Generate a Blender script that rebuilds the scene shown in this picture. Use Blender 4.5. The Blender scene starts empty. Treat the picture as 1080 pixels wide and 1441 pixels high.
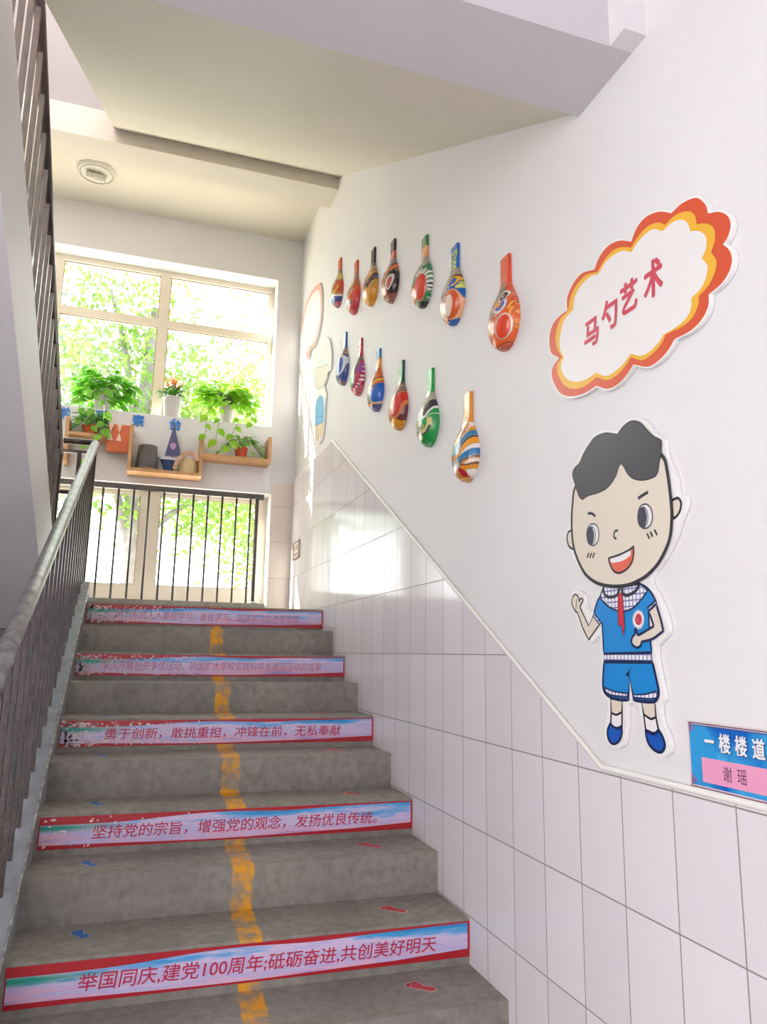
import bpy, bmesh, math, random
import numpy as np
from mathutils import Vector, Matrix
from mathutils.geometry import tessellate_polygon

random.seed(7)
rng = np.random.default_rng(7)
SC = bpy.context.scene
COL = SC.collection

# ------------------------------------------------------------------ camera
F_PX = 1049.93
EYE = Vector((0.0, 0.0, 1.556))
R_ROW = ((0.949393520, -0.313692234, 0.015783746),
         (0.073679432, 0.173578378, -0.982060023),
         (0.305324885, 0.933524369, 0.187906852))
cam_data = bpy.data.cameras.new('camera')
cam_data.sensor_fit = 'VERTICAL'
cam_data.sensor_height = 36.0
cam_data.lens = F_PX / 1441.0 * 36.0
cam_data.clip_start = 0.05
cam_data.clip_end = 300
cam = bpy.data.objects.new('camera', cam_data)
COL.objects.link(cam)
rr, rd, rf = [Vector(v) for v in R_ROW]
m3 = Matrix((rr, -rd, -rf)).transposed()
cam.matrix_world = Matrix.Translation(EYE) @ m3.to_4x4()
SC.camera = cam

# ------------------------------------------------------------------ light and exposure
SC.view_settings.view_transform = 'Standard'
SC.view_settings.look = 'None'
SC.view_settings.gamma = 1.0
SC.view_settings.use_curve_mapping = False
SC.view_settings.exposure = 1.33
world = bpy.data.worlds.new('sky')
SC.world = world
world.use_nodes = True
bg = world.node_tree.nodes['Background']
bg.inputs[0].default_value = (1.0, 0.99, 0.97, 1)
bg.inputs[1].default_value = 3.0
sun_data = bpy.data.lights.new('sun', 'SUN')
sun_data.energy = 10.0
sun_data.angle = math.radians(0.8)
sun_data.color = (1.0, 0.93, 0.8)
sun = bpy.data.objects.new('sun', sun_data)
COL.objects.link(sun)
el = math.radians(23)
sun_dir = Vector((0.94 * math.cos(el), -0.34 * math.cos(el), -math.sin(el)))
sun.rotation_euler = sun_dir.to_track_quat('-Z', 'Y').to_euler()
sun.location = (-8, 12, 9)
# added fill light in the hall, standing in for daylight behind the camera
hall = bpy.data.lights.new('hall_fill', 'AREA')
hall.shape = 'RECTANGLE'
hall.size, hall.size_y = 3.2, 3.0
hall.energy = 34
hall.color = (0.72, 0.80, 1.0)
hall_o = bpy.data.objects.new('hall_fill', hall)
COL.objects.link(hall_o)
hall_o.location = (-1.0, -3.12, 1.9)
hall_o.rotation_euler = Vector((0.25, 1, 0.05)).to_track_quat('-Z', 'Y').to_euler()

# ------------------------------------------------------------------ helpers
def lin(c):
    out = []
    for v in c:
        v = v / 255.0
        out.append(v / 12.92 if v <= 0.04045 else ((v + 0.055) / 1.055) ** 2.4)
    return tuple(out)

MATS = {}
def mat(name, col, rough=0.5, metal=0.0, noise=None, bump=None, coat=0.0, spec=0.5, col2=None, translucent=0.0):
    """Plain procedural surface: base colour with an optional noise mix to a second colour, and noise bump."""
    if name in MATS:
        return MATS[name]
    m = bpy.data.materials.new(name)
    m.use_nodes = True
    nt = m.node_tree
    b = nt.nodes['Principled BSDF']
    b.inputs['Roughness'].default_value = rough
    b.inputs['Metallic'].default_value = metal
    b.inputs['Specular IOR Level'].default_value = spec
    b.inputs['Coat Weight'].default_value = coat
    b.inputs['Coat Roughness'].default_value = 0.1
    c1 = lin(col) + (1,)
    b.inputs['Base Color'].default_value = c1
    geo = nt.nodes.new('ShaderNodeTexCoord')
    if noise:
        n = nt.nodes.new('ShaderNodeTexNoise')
        n.inputs['Scale'].default_value = noise[0]
        n.inputs['Detail'].default_value = 5
        nt.links.new(geo.outputs['Object'], n.inputs['Vector'])
        r = nt.nodes.new('ShaderNodeMapRange')
        r.inputs['From Min'].default_value = 0.5 - noise[1]
        r.inputs['From Max'].default_value = 0.5 + noise[1]
        nt.links.new(n.outputs['Fac'], r.inputs['Value'])
        mx = nt.nodes.new('ShaderNodeMix')
        mx.data_type = 'RGBA'
        mx.inputs['A'].default_value = c1
        mx.inputs['B'].default_value = lin(col2 or tuple(v * 0.85 for v in col)) + (1,)
        nt.links.new(r.outputs['Result'], mx.inputs['Factor'])
        nt.links.new(mx.outputs['Result'], b.inputs['Base Color'])
    if bump:
        n2 = nt.nodes.new('ShaderNodeTexNoise')
        n2.inputs['Scale'].default_value = bump[0]
        n2.inputs['Detail'].default_value = 4
        nt.links.new(geo.outputs['Object'], n2.inputs['Vector'])
        bp = nt.nodes.new('ShaderNodeBump')
        bp.inputs['Strength'].default_value = bump[1]
        bp.inputs['Distance'].default_value = 0.01
        nt.links.new(n2.outputs['Fac'], bp.inputs['Height'])
        nt.links.new(bp.outputs['Normal'], b.inputs['Normal'])
    if translucent:
        tr = nt.nodes.new('ShaderNodeBsdfTranslucent')
        src = b.inputs['Base Color'].links
        if src:
            nt.links.new(src[0].from_socket, tr.inputs['Color'])
        else:
            tr.inputs['Color'].default_value = c1
        ms = nt.nodes.new('ShaderNodeMixShader')
        ms.inputs[0].default_value = translucent
        nt.links.new(b.outputs[0], ms.inputs[1])
        nt.links.new(tr.outputs[0], ms.inputs[2])
        nt.links.new(ms.outputs[0], nt.nodes['Material Output'].inputs['Surface'])
    MATS[name] = m
    return m

def mnode(nt, op, a, b=None, c=None):
    n = nt.nodes.new('ShaderNodeMath')
    n.operation = op
    for i, v in enumerate((a, b, c)):
        if v is None:
            continue
        if isinstance(v, (int, float)):
            n.inputs[i].default_value = v
        else:
            nt.links.new(v, n.inputs[i])
    return n.outputs[0]

BASE = {}
def tag(o, label=None, cat=None, group=None, kind=None):
    if label: o['label'] = label
    if cat: o['category'] = cat
    if group: o['group'] = group
    if kind: o['kind'] = kind
    return o

def thing(name, label, cat, base, group=None, kind=None):
    o = bpy.data.objects.new(name, None)
    o.empty_display_size = 0.05
    COL.objects.link(o)
    o.location = base
    BASE[o.name] = Vector(base)
    return tag(o, label, cat, group, kind)

def mk(name, verts, faces, mats, parent=None, mi=None, smooth=False, base=None):
    """One mesh object from world-space vertices; parented objects are stored relative to their thing."""
    v = np.array([tuple(p) for p in verts], dtype=float)
    if parent is not None:
        b = BASE[parent.name]
    elif base is not None:
        b = Vector(base)
    else:
        b = Vector(((v[:, 0].min() + v[:, 0].max()) / 2, (v[:, 1].min() + v[:, 1].max()) / 2, v[:, 2].min()))
    v = v - np.array(b)
    me = bpy.data.meshes.new(name)
    me.from_pydata([tuple(p) for p in v], [], [tuple(f) for f in faces])
    if not isinstance(mats, (list, tuple)):
        mats = [mats]
    for m in mats:
        me.materials.append(m)
    if mi is not None:
        me.polygons.foreach_set('material_index', mi)
    if smooth:
        me.polygons.foreach_set('use_smooth', [True] * len(me.polygons))
    me.update()
    o = bpy.data.objects.new(name, me)
    COL.objects.link(o)
    if parent is not None:
        o.parent = parent
        BASE[o.name] = b
    else:
        o.location = b
        BASE[o.name] = b
    return o

class G:
    """collects geometry of one mesh"""
    def __init__(s):
        s.v, s.f, s.m = [], [], []
    def add(s, v, f, m=0):
        n = len(s.v)
        s.v += [tuple(p) for p in v]
        s.f += [tuple(i + n for i in q) for q in f]
        s.m += [m] * len(f)
        return s
    def box(s, x0, x1, y0, y1, z0, z1, m=0):
        v = [(x, y, z) for z in (z0, z1) for y in (y0, y1) for x in (x0, x1)]
        return s.add(v, [(0, 2, 3, 1), (4, 5, 7, 6), (0, 1, 5, 4), (2, 6, 7, 3), (0, 4, 6, 2), (1, 3, 7, 5)], m)
    def extr_x(s, prof, x0, x1, m=0):
        """profile [(y,z)] swept along x"""
        n = len(prof)
        v = [(x0, y, z) for y, z in prof] + [(x1, y, z) for y, z in prof]
        f = [(i, (i + 1) % n, n + (i + 1) % n, n + i) for i in range(n)]
        tri = tessellate_polygon([[Vector((y, z, 0)) for y, z in prof]])
        f += [tuple(t) for t in tri] + [tuple(n + i for i in t[::-1]) for t in tri]
        return s.add(v, f, m)
    def tube(s, pts, r, seg=10, m=0, cap=True):
        P = [Vector(p) for p in pts]
        R = r if isinstance(r, (list, tuple)) else [r] * len(P)
        rings = []
        up = None
        for i, p in enumerate(P):
            d = (P[min(i + 1, len(P) - 1)] - P[max(i - 1, 0)]).normalized()
            if up is None:
                up = Vector((0, 0, 1)) if abs(d.z) < 0.9 else Vector((1, 0, 0))
            a = d.cross(up).normalized()
            b = a.cross(d).normalized()
            up = b
            rings.append([p + (a * math.cos(t) + b * math.sin(t)) * R[i] for t in [2 * math.pi * k / seg for k in range(seg)]])
        v = [q for ring in rings for q in ring]
        f = []
        for i in range(len(P) - 1):
            for k in range(seg):
                f.append((i * seg + k, i * seg + (k + 1) % seg, (i + 1) * seg + (k + 1) % seg, (i + 1) * seg + k))
        if cap:
            f.append(tuple(range(seg - 1, -1, -1)))
            f.append(tuple((len(P) - 1) * seg + k for k in range(seg)))
        return s.add(v, f, m)
    def lathe(s, c, prof, seg=28, m=0):
        """profile [(r,z)] turned about the vertical through c"""
        v, f = [], []
        for r, z in prof:
            for k in range(seg):
                t = 2 * math.pi * k / seg
                v.append((c[0] + r * math.cos(t), c[1] + r * math.sin(t), c[2] + z))
        for i in range(len(prof) - 1):
            for k in range(seg):
                f.append((i * seg + k, i * seg + (k + 1) % seg, (i + 1) * seg + (k + 1) % seg, (i + 1) * seg + k))
        return s.add(v, f, m)
    def make(s, name, mats, parent=None, smooth=False, base=None):
        return mk(name, s.v, s.f, mats, parent, s.m if any(s.m) else None, smooth, base)

def struct(o, label, cat):
    return tag(o, label, cat, kind='structure')

def catmull(pts, n=6):
    if len(pts) < 3:
        return [tuple(p) for p in pts]
    P = [np.array(p, float) for p in pts]
    closed = np.allclose(P[0], P[-1])
    out = []
    for i in range(len(P) - 1):
        p1, p2 = P[i], P[i + 1]
        p0 = P[i - 1] if i > 0 else (P[-2] if closed else 2 * p1 - p2)
        p3 = P[i + 2] if i + 2 < len(P) else (P[1] if closed else 2 * p2 - p1)
        for k in range(n):
            t = k / n
            out.append(tuple(0.5 * (2 * p1 + (p2 - p0) * t + (2 * p0 - 5 * p1 + 4 * p2 - p3) * t * t + (3 * p1 - p0 - 3 * p2 + p3) * t ** 3)))
    out.append(tuple(P[-1]))
    return out

def outline(segs, n=6):
    """closed outline from segments that join at sharp corners"""
    pts = []
    for s_ in segs:
        c = catmull(s_, n)
        pts += c[:-1]
    return pts

def grow(pts, d):
    """offset a closed outline outwards"""
    P = np.array(pts)
    a = np.roll(P, 1, 0)
    b = np.roll(P, -1, 0)
    t = b - a
    t /= np.maximum(np.linalg.norm(t, axis=1)[:, None], 1e-9)
    nrm = np.stack([t[:, 1], -t[:, 0]], 1)
    area = np.sum(P[:, 0] * b[:, 1] - b[:, 0] * P[:, 1])
    return [tuple(p) for p in P + nrm * d * (1 if area > 0 else -1)]

def fill_wall(g, pts, x, m=0):
    tri = tessellate_polygon([[Vector((p[0], p[1], 0)) for p in pts]])
    g.add([(x, p[0], p[1]) for p in pts], [t for t in tri], m)

def slab_wall(g, pts, x0, x1, m=0):
    g.extr_x(pts, x0, x1, m)

def ribbon(g, pts, w, x, closed, m=0):
    P = np.array(pts, float)
    n = len(P)
    if closed:
        a, b = np.roll(P, 1, 0), np.roll(P, -1, 0)
    else:
        a = np.vstack([P[:1], P[:-1]])
        b = np.vstack([P[1:], P[-1:]])
    t = b - a
    t /= np.maximum(np.linalg.norm(t, axis=1)[:, None], 1e-9)
    nr = np.stack([-t[:, 1], t[:, 0]], 1) * w / 2
    L, R = P + nr, P - nr
    v = [(x, p[0], p[1]) for p in L] + [(x, p[0], p[1]) for p in R]
    k = n if closed else n - 1
    g.add(v, [(i, (i + 1) % n, n + (i + 1) % n, n + i) for i in range(k)], m)

def text_mesh(name, body, m, parent, mx, size=1.0, width=None, height=None, bold=0.0, shear=0.0, spacing=1.0, depth=0.0, base=None):
    """lettering as a mesh: centred on the origin of mx (columns: along, up, normal, place)"""
    cu = bpy.data.curves.new(name, 'FONT')
    cu.body = body
    cu.size = 1.0
    cu.shear = shear
    cu.space_character = spacing
    cu.extrude = 0.0
    cu.resolution_u = 3
    o = bpy.data.objects.new(name + '_src', cu)
    COL.objects.link(o)
    bpy.context.view_layer.update()
    me = bpy.data.meshes.new_from_object(o.evaluated_get(bpy.context.evaluated_depsgraph_get()))
    co = np.array([v.co[:] for v in me.vertices])
    faces = [tuple(p.vertices) for p in me.polygons]
    bpy.data.objects.remove(o)
    bpy.data.curves.remove(cu)
    bpy.data.meshes.remove(me)
    lo, hi = co.min(0), co.max(0)
    co = co - (lo + hi) / 2
    sx = width / (hi[0] - lo[0]) if width else size
    sy = height / (hi[1] - lo[1]) if height else (size if not width else sx)
    co[:, 0] *= sx
    co[:, 1] *= sy
    co[:, 2] = 0
    if bold:
        # thicken the strokes with shifted copies
        base_co, base_f, n0 = co.copy(), list(faces), len(co)
        co, faces = [], []
        ref = sy if not width else 0.5 * (sx + sy)
        for i, (ox, oy) in enumerate(((0, 0), (1, 0), (-1, 0), (0, 1), (0, -1), (.7, .7), (-.7, .7), (.7, -.7), (-.7, -.7))):
            co.append(base_co + np.array([ox * bold * ref, oy * bold * ref, 0.00002 * i]))
            faces += [tuple(k + i * n0 for k in f) for f in base_f]
        co = np.vstack(co)
    v = [mx @ Vector(c) for c in co]
    if depth:
        nrm = mx.to_3x3() @ Vector((0, 0, 1))
        n = len(v)
        edges = {}
        for f in faces:
            for i in range(len(f)):
                e = (f[i], f[(i + 1) % len(f)])
                edges[e] = 1
        side = [(b, a, a + n, b + n) for (a, b) in edges if (b, a) not in edges]
        v = v + [p - nrm * depth for p in v]
        faces = faces + side
    return mk(name, v, faces, m, parent, base=base)

def wall_mx(y, z, x):
    return Matrix(((0, 0, -1, x), (-1, 0, 0, y), (0, 1, 0, z), (0, 0, 0, 1)))

def riser_mx(x, z, y):
    return Matrix(((1, 0, 0, x), (0, 0, -1, y), (0, 1, 0, z), (0, 0, 0, 1)))

# traced outlines of the wall panels, in metres on the right wall (y, z)
D = {
'cl_red':[[(1.429,2.686),(1.388,2.689),(1.339,2.673),(1.311,2.637),(1.305,2.61)],[(1.305,2.61),(1.27,2.593),(1.245,2.567),(1.239,2.539),(1.25,2.517),(1.266,2.507)],[(1.266,2.507),(1.249,2.484),(1.243,2.457),(1.254,2.432),(1.28,2.415),(1.321,2.408)],[(1.321,2.408),(1.326,2.38),(1.349,2.357),(1.387,2.345),(1.445,2.347)],[(1.445,2.347),(1.476,2.325),(1.515,2.313),(1.554,2.314),(1.611,2.342)],[(1.611,2.342),(1.646,2.322),(1.686,2.311),(1.732,2.314),(1.784,2.342)],[(1.784,2.342),(1.846,2.34),(1.917,2.353),(1.978,2.384),(2.021,2.44),(2.026,2.483),(1.982,2.505)],[(1.982,2.505),(2.03,2.544),(2.036,2.601),(2.011,2.636),(1.964,2.645),(1.925,2.643)],[(1.925,2.643),(1.923,2.686),(1.89,2.715),(1.84,2.727),(1.772,2.706)],[(1.772,2.706),(1.742,2.733),(1.698,2.743),(1.646,2.73),(1.594,2.698)],[(1.594,2.698),(1.568,2.724),(1.53,2.734),(1.477,2.719),(1.429,2.686)]],
'cl_yel':[[(1.454,2.667),(1.414,2.671),(1.371,2.656),(1.348,2.632),(1.343,2.604)],[(1.343,2.604),(1.313,2.588),(1.29,2.563),(1.288,2.533),(1.303,2.507)],[(1.303,2.507),(1.289,2.478),(1.295,2.454),(1.317,2.431),(1.352,2.419)],[(1.352,2.419),(1.358,2.395),(1.381,2.374),(1.416,2.367),(1.476,2.372)],[(1.476,2.372),(1.499,2.351),(1.538,2.34),(1.574,2.34),(1.619,2.366)],[(1.619,2.366),(1.654,2.347),(1.69,2.338),(1.731,2.34),(1.782,2.368)],[(1.782,2.368),(1.839,2.361),(1.904,2.373),(1.958,2.406),(1.99,2.454),(1.992,2.485),(1.962,2.5)],[(1.962,2.5),(1.993,2.545),(1.996,2.591),(1.971,2.63),(1.919,2.64)],[(1.919,2.64),(1.904,2.677),(1.866,2.703),(1.812,2.709),(1.756,2.689)],[(1.756,2.689),(1.722,2.708),(1.678,2.716),(1.638,2.705),(1.595,2.68)],[(1.595,2.68),(1.561,2.697),(1.519,2.702),(1.48,2.689),(1.454,2.667)]],
'cl_wht':[[(1.465,2.655),(1.427,2.658),(1.392,2.645),(1.372,2.622),(1.366,2.598)],[(1.366,2.598),(1.336,2.581),(1.316,2.555),(1.317,2.527),(1.334,2.507)],[(1.334,2.507),(1.317,2.479),(1.325,2.452),(1.345,2.434),(1.376,2.425)],[(1.376,2.425),(1.382,2.397),(1.403,2.381),(1.435,2.375),(1.484,2.375)],[(1.484,2.375),(1.506,2.361),(1.542,2.351),(1.578,2.354),(1.618,2.376)],[(1.618,2.376),(1.653,2.36),(1.694,2.352),(1.735,2.354),(1.782,2.381)],[(1.782,2.381),(1.832,2.379),(1.89,2.391),(1.944,2.423),(1.971,2.469),(1.952,2.495)],[(1.952,2.495),(1.974,2.537),(1.965,2.585),(1.94,2.619),(1.889,2.63)],[(1.889,2.63),(1.88,2.666),(1.843,2.688),(1.795,2.693),(1.751,2.68)],[(1.751,2.68),(1.711,2.699),(1.664,2.699),(1.629,2.689),(1.596,2.666)],[(1.596,2.666),(1.562,2.681),(1.524,2.686),(1.494,2.678),(1.465,2.655)]],
'board':[[(1.62,2.194),(1.576,2.173),(1.54,2.129),(1.505,2.101),(1.5,2.056),(1.473,2.0),(1.467,1.954),(1.443,1.945),(1.44,1.921),(1.462,1.891),(1.485,1.851),(1.53,1.802),(1.586,1.759),(1.568,1.722),(1.54,1.673),(1.529,1.625),(1.562,1.596),(1.579,1.579),(1.569,1.512),(1.557,1.467),(1.575,1.44),(1.568,1.401),(1.546,1.365),(1.553,1.335),(1.589,1.324),(1.629,1.349),(1.651,1.414),(1.666,1.44),(1.703,1.438),(1.714,1.381),(1.731,1.334),(1.774,1.322),(1.804,1.337),(1.808,1.372),(1.791,1.439),(1.821,1.467),(1.813,1.549),(1.818,1.617),(1.866,1.597),(1.906,1.635),(1.946,1.693),(1.959,1.735),(1.935,1.754),(1.892,1.742),(1.88,1.705),(1.847,1.688),(1.817,1.725),(1.796,1.747),(1.868,1.784),(1.93,1.84),(1.951,1.876),(1.977,1.913),(1.963,1.941),(1.938,1.975),(1.929,2.042),(1.91,2.056),(1.935,2.104),(1.913,2.134),(1.859,2.172),(1.814,2.198),(1.759,2.199),(1.695,2.18),(1.657,2.193),(1.62,2.194)]],
'hair':[[(1.681,2.082),(1.693,2.072),(1.71,2.049),(1.748,2.027),(1.794,2.022),(1.841,2.023),(1.872,2.017)],[(1.872,2.017),(1.887,2.028),(1.902,2.055),(1.91,2.075),(1.921,2.103),(1.911,2.12),(1.881,2.131),(1.858,2.154),(1.826,2.175),(1.795,2.188),(1.748,2.186),(1.715,2.175),(1.691,2.166)],[(1.691,2.166),(1.666,2.18),(1.64,2.186),(1.617,2.183),(1.59,2.169),(1.568,2.145),(1.542,2.119),(1.517,2.103),(1.514,2.092),(1.519,2.062),(1.525,2.045),(1.533,2.022),(1.55,2.013),(1.593,2.015),(1.631,2.028),(1.655,2.048),(1.669,2.07),(1.681,2.082)]],
'face':[[(1.908,2.064),(1.927,2.012),(1.934,1.97),(1.935,1.926),(1.928,1.882),(1.908,1.841),(1.874,1.798),(1.828,1.77),(1.778,1.755),(1.724,1.748),(1.672,1.748),(1.632,1.755),(1.593,1.767),(1.555,1.788),(1.526,1.815),(1.503,1.847),(1.493,1.884),(1.49,1.931),(1.498,2.017),(1.514,2.061),(1.585,2.111),(1.74,2.142),(1.83,2.111),(1.908,2.064)]],
'ear1':[[(1.49,1.941),(1.469,1.943),(1.458,1.931),(1.461,1.914),(1.473,1.901),(1.493,1.893)]],
'ear2':[[(1.933,1.936),(1.958,1.932),(1.967,1.913),(1.957,1.889),(1.93,1.873)]],
'eyeR':[[(1.562,1.913),(1.563,1.906),(1.567,1.898),(1.572,1.893),(1.578,1.889),(1.585,1.887),(1.593,1.887),(1.601,1.889),(1.607,1.893),(1.613,1.899),(1.617,1.907),(1.62,1.915),(1.62,1.923),(1.618,1.932),(1.615,1.939),(1.61,1.945),(1.603,1.949),(1.596,1.95),(1.588,1.95),(1.581,1.948),(1.574,1.943),(1.568,1.937),(1.564,1.93),(1.562,1.922),(1.562,1.913)]],
'pupR':[[(1.583,1.914),(1.584,1.907),(1.587,1.901),(1.59,1.896),(1.594,1.892),(1.599,1.89),(1.604,1.89),(1.609,1.892),(1.614,1.895),(1.617,1.9),(1.62,1.906),(1.621,1.913),(1.621,1.92),(1.62,1.927),(1.618,1.934),(1.614,1.939),(1.61,1.943),(1.605,1.944),(1.6,1.944),(1.595,1.943),(1.591,1.939),(1.587,1.934),(1.585,1.928),(1.583,1.921),(1.583,1.914)]],
'irR':[[(1.579,1.914),(1.58,1.907),(1.582,1.901),(1.585,1.897),(1.59,1.893),(1.594,1.891),(1.599,1.891),(1.604,1.893),(1.609,1.896),(1.612,1.901),(1.615,1.907),(1.616,1.913),(1.616,1.92),(1.615,1.927),(1.613,1.933),(1.609,1.938),(1.605,1.941),(1.6,1.943),(1.595,1.943),(1.59,1.941),(1.586,1.938),(1.583,1.933),(1.58,1.927),(1.579,1.921),(1.579,1.914)]],
'eyeL':[[(1.796,1.9),(1.798,1.893),(1.801,1.886),(1.806,1.88),(1.813,1.876),(1.82,1.874),(1.828,1.873),(1.836,1.876),(1.843,1.88),(1.849,1.886),(1.854,1.893),(1.856,1.901),(1.857,1.909),(1.855,1.918),(1.852,1.925),(1.846,1.931),(1.84,1.935),(1.832,1.937),(1.824,1.936),(1.816,1.934),(1.809,1.93),(1.803,1.924),(1.799,1.917),(1.797,1.909),(1.796,1.9)]],
'pupL':[[(1.819,1.9),(1.82,1.894),(1.823,1.888),(1.826,1.882),(1.83,1.879),(1.835,1.877),(1.84,1.876),(1.845,1.878),(1.849,1.881),(1.853,1.886),(1.855,1.892),(1.857,1.899),(1.857,1.906),(1.856,1.913),(1.854,1.919),(1.85,1.924),(1.846,1.928),(1.841,1.93),(1.836,1.93),(1.831,1.928),(1.827,1.925),(1.824,1.92),(1.821,1.914),(1.819,1.907),(1.819,1.9)]],
'irL':[[(1.813,1.901),(1.814,1.894),(1.817,1.888),(1.82,1.883),(1.824,1.88),(1.829,1.878),(1.834,1.877),(1.839,1.879),(1.844,1.882),(1.848,1.887),(1.85,1.893),(1.852,1.899),(1.852,1.906),(1.851,1.913),(1.849,1.919),(1.845,1.924),(1.841,1.928),(1.836,1.929),(1.831,1.93),(1.826,1.928),(1.822,1.925),(1.818,1.92),(1.815,1.914),(1.814,1.907),(1.813,1.901)]],
'browR':[(1.616,1.97),(1.596,1.975),(1.574,1.979)],
'browL':[(1.848,1.97),(1.83,1.968),(1.81,1.956)],
'nose':[(1.708,1.899),(1.721,1.899),(1.727,1.889),(1.724,1.881),(1.716,1.877)],
'mouth':[[(1.756,1.828),(1.707,1.832),(1.665,1.839),(1.644,1.847)],[(1.644,1.847),(1.645,1.826),(1.655,1.805),(1.679,1.789),(1.711,1.783),(1.734,1.791),(1.749,1.809),(1.756,1.828)]],
'teeth':[[(1.748,1.826),(1.707,1.829),(1.655,1.838)],[(1.655,1.838),(1.657,1.825)],[(1.657,1.825),(1.688,1.815),(1.719,1.813),(1.743,1.815),(1.748,1.826)]],
'chk':[[(1.587,1.873),(1.578,1.858)],[(1.573,1.875),(1.565,1.861)],[(1.557,1.878),(1.548,1.863)],[(1.849,1.855),(1.86,1.842)],[(1.835,1.853),(1.846,1.84)],[(1.821,1.852),(1.832,1.838)]],
'shirt':[[(1.786,1.753),(1.796,1.734),(1.82,1.713),(1.839,1.681)],[(1.839,1.681),(1.81,1.651)],[(1.81,1.651),(1.801,1.653)],[(1.801,1.653),(1.8,1.62),(1.799,1.568)],[(1.799,1.568),(1.595,1.572)],[(1.595,1.572),(1.597,1.598),(1.6,1.622),(1.599,1.675)],[(1.599,1.675),(1.567,1.696)],[(1.567,1.696),(1.583,1.719),(1.605,1.737),(1.633,1.749)],[(1.633,1.749),(1.786,1.753)]],
'cuffL':[[(1.838,1.682),(1.806,1.654)],[(1.806,1.654),(1.814,1.649)],[(1.814,1.649),(1.844,1.675)],[(1.844,1.675),(1.838,1.682)]],
'cuffR':[[(1.602,1.683),(1.571,1.7)],[(1.571,1.7),(1.566,1.69)],[(1.566,1.69),(1.598,1.675)],[(1.598,1.675),(1.602,1.683)]],
'yoke':[[(1.805,1.723),(1.781,1.704),(1.744,1.687),(1.703,1.68),(1.662,1.686),(1.626,1.706),(1.599,1.726)],[(1.599,1.726),(1.614,1.74),(1.633,1.747)],[(1.633,1.747),(1.786,1.752)],[(1.786,1.752),(1.799,1.735),(1.805,1.723)]],
'colL':[[(1.786,1.755),(1.785,1.734),(1.769,1.723),(1.747,1.721),(1.725,1.726),(1.711,1.746)],[(1.711,1.746),(1.786,1.755)]],
'colR':[[(1.703,1.745),(1.699,1.727),(1.684,1.721),(1.659,1.725),(1.638,1.735),(1.632,1.749)],[(1.632,1.749),(1.703,1.745)]],
'scarf':[[(1.72,1.729),(1.702,1.728)],[(1.702,1.728),(1.7,1.696),(1.698,1.64)],[(1.698,1.64),(1.706,1.614)],[(1.706,1.614),(1.714,1.646)],[(1.714,1.646),(1.725,1.64)],[(1.725,1.64),(1.725,1.682),(1.72,1.729)]],
'badge':[[(1.618,1.655),(1.619,1.649),(1.622,1.643),(1.625,1.639),(1.63,1.635),(1.636,1.633),(1.641,1.633),(1.647,1.633),(1.652,1.636),(1.657,1.64),(1.66,1.645),(1.662,1.65),(1.662,1.656),(1.661,1.662),(1.658,1.668),(1.654,1.672),(1.649,1.676),(1.644,1.678),(1.638,1.678),(1.632,1.677),(1.627,1.675),(1.623,1.671),(1.62,1.666),(1.618,1.661),(1.618,1.655)]],
'badge2':[[(1.626,1.656),(1.627,1.652),(1.628,1.648),(1.631,1.645),(1.634,1.643),(1.637,1.642),(1.641,1.641),(1.644,1.642),(1.648,1.644),(1.65,1.646),(1.652,1.649),(1.654,1.653),(1.654,1.657),(1.653,1.66),(1.651,1.664),(1.649,1.667),(1.646,1.669),(1.642,1.671),(1.639,1.671),(1.635,1.67),(1.632,1.669),(1.629,1.666),(1.627,1.663),(1.626,1.659),(1.626,1.656)]],
'badge3':[[(1.631,1.656),(1.631,1.654),(1.632,1.652),(1.634,1.651),(1.635,1.649),(1.637,1.649),(1.639,1.648),(1.641,1.649),(1.642,1.65),(1.644,1.651),(1.645,1.653),(1.645,1.655),(1.645,1.657),(1.645,1.659),(1.644,1.661),(1.643,1.663),(1.641,1.664),(1.639,1.665),(1.638,1.665),(1.636,1.664),(1.634,1.664),(1.633,1.662),(1.632,1.66),(1.631,1.658),(1.631,1.656)]],
'armR':[[(1.598,1.675),(1.588,1.656),(1.58,1.637)],[(1.58,1.637),(1.64,1.616)],[(1.64,1.616),(1.647,1.619),(1.651,1.632),(1.656,1.629),(1.656,1.62),(1.668,1.611),(1.672,1.596),(1.655,1.585),(1.638,1.588),(1.63,1.599)],[(1.63,1.599),(1.587,1.606),(1.546,1.624)],[(1.546,1.624),(1.552,1.65),(1.567,1.691)],[(1.567,1.691),(1.598,1.675)]],
'armL':[[(1.84,1.677),(1.868,1.647)],[(1.868,1.647),(1.91,1.703)],[(1.91,1.703),(1.894,1.719),(1.896,1.726),(1.906,1.726),(1.912,1.719),(1.915,1.731),(1.93,1.741),(1.946,1.733),(1.951,1.714),(1.933,1.69)],[(1.933,1.69),(1.921,1.684),(1.898,1.642),(1.87,1.607)],[(1.87,1.607),(1.813,1.65)],[(1.813,1.65),(1.84,1.677)]],
'waist':[[(1.798,1.568),(1.595,1.572)],[(1.595,1.572),(1.594,1.549)],[(1.594,1.549),(1.799,1.548)],[(1.799,1.548),(1.798,1.568)]],
'shorts':[[(1.799,1.546),(1.594,1.548)],[(1.594,1.548),(1.584,1.512),(1.576,1.48),(1.581,1.463),(1.595,1.453),(1.63,1.45),(1.675,1.451)],[(1.675,1.451),(1.689,1.507)],[(1.689,1.507),(1.698,1.45)],[(1.698,1.45),(1.745,1.449),(1.787,1.456),(1.807,1.472),(1.807,1.504),(1.799,1.546)]],
'hemL':[[(1.803,1.478),(1.759,1.469),(1.7,1.467)],[(1.7,1.467),(1.701,1.457)],[(1.701,1.457),(1.75,1.457),(1.789,1.463),(1.803,1.478)]],
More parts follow.
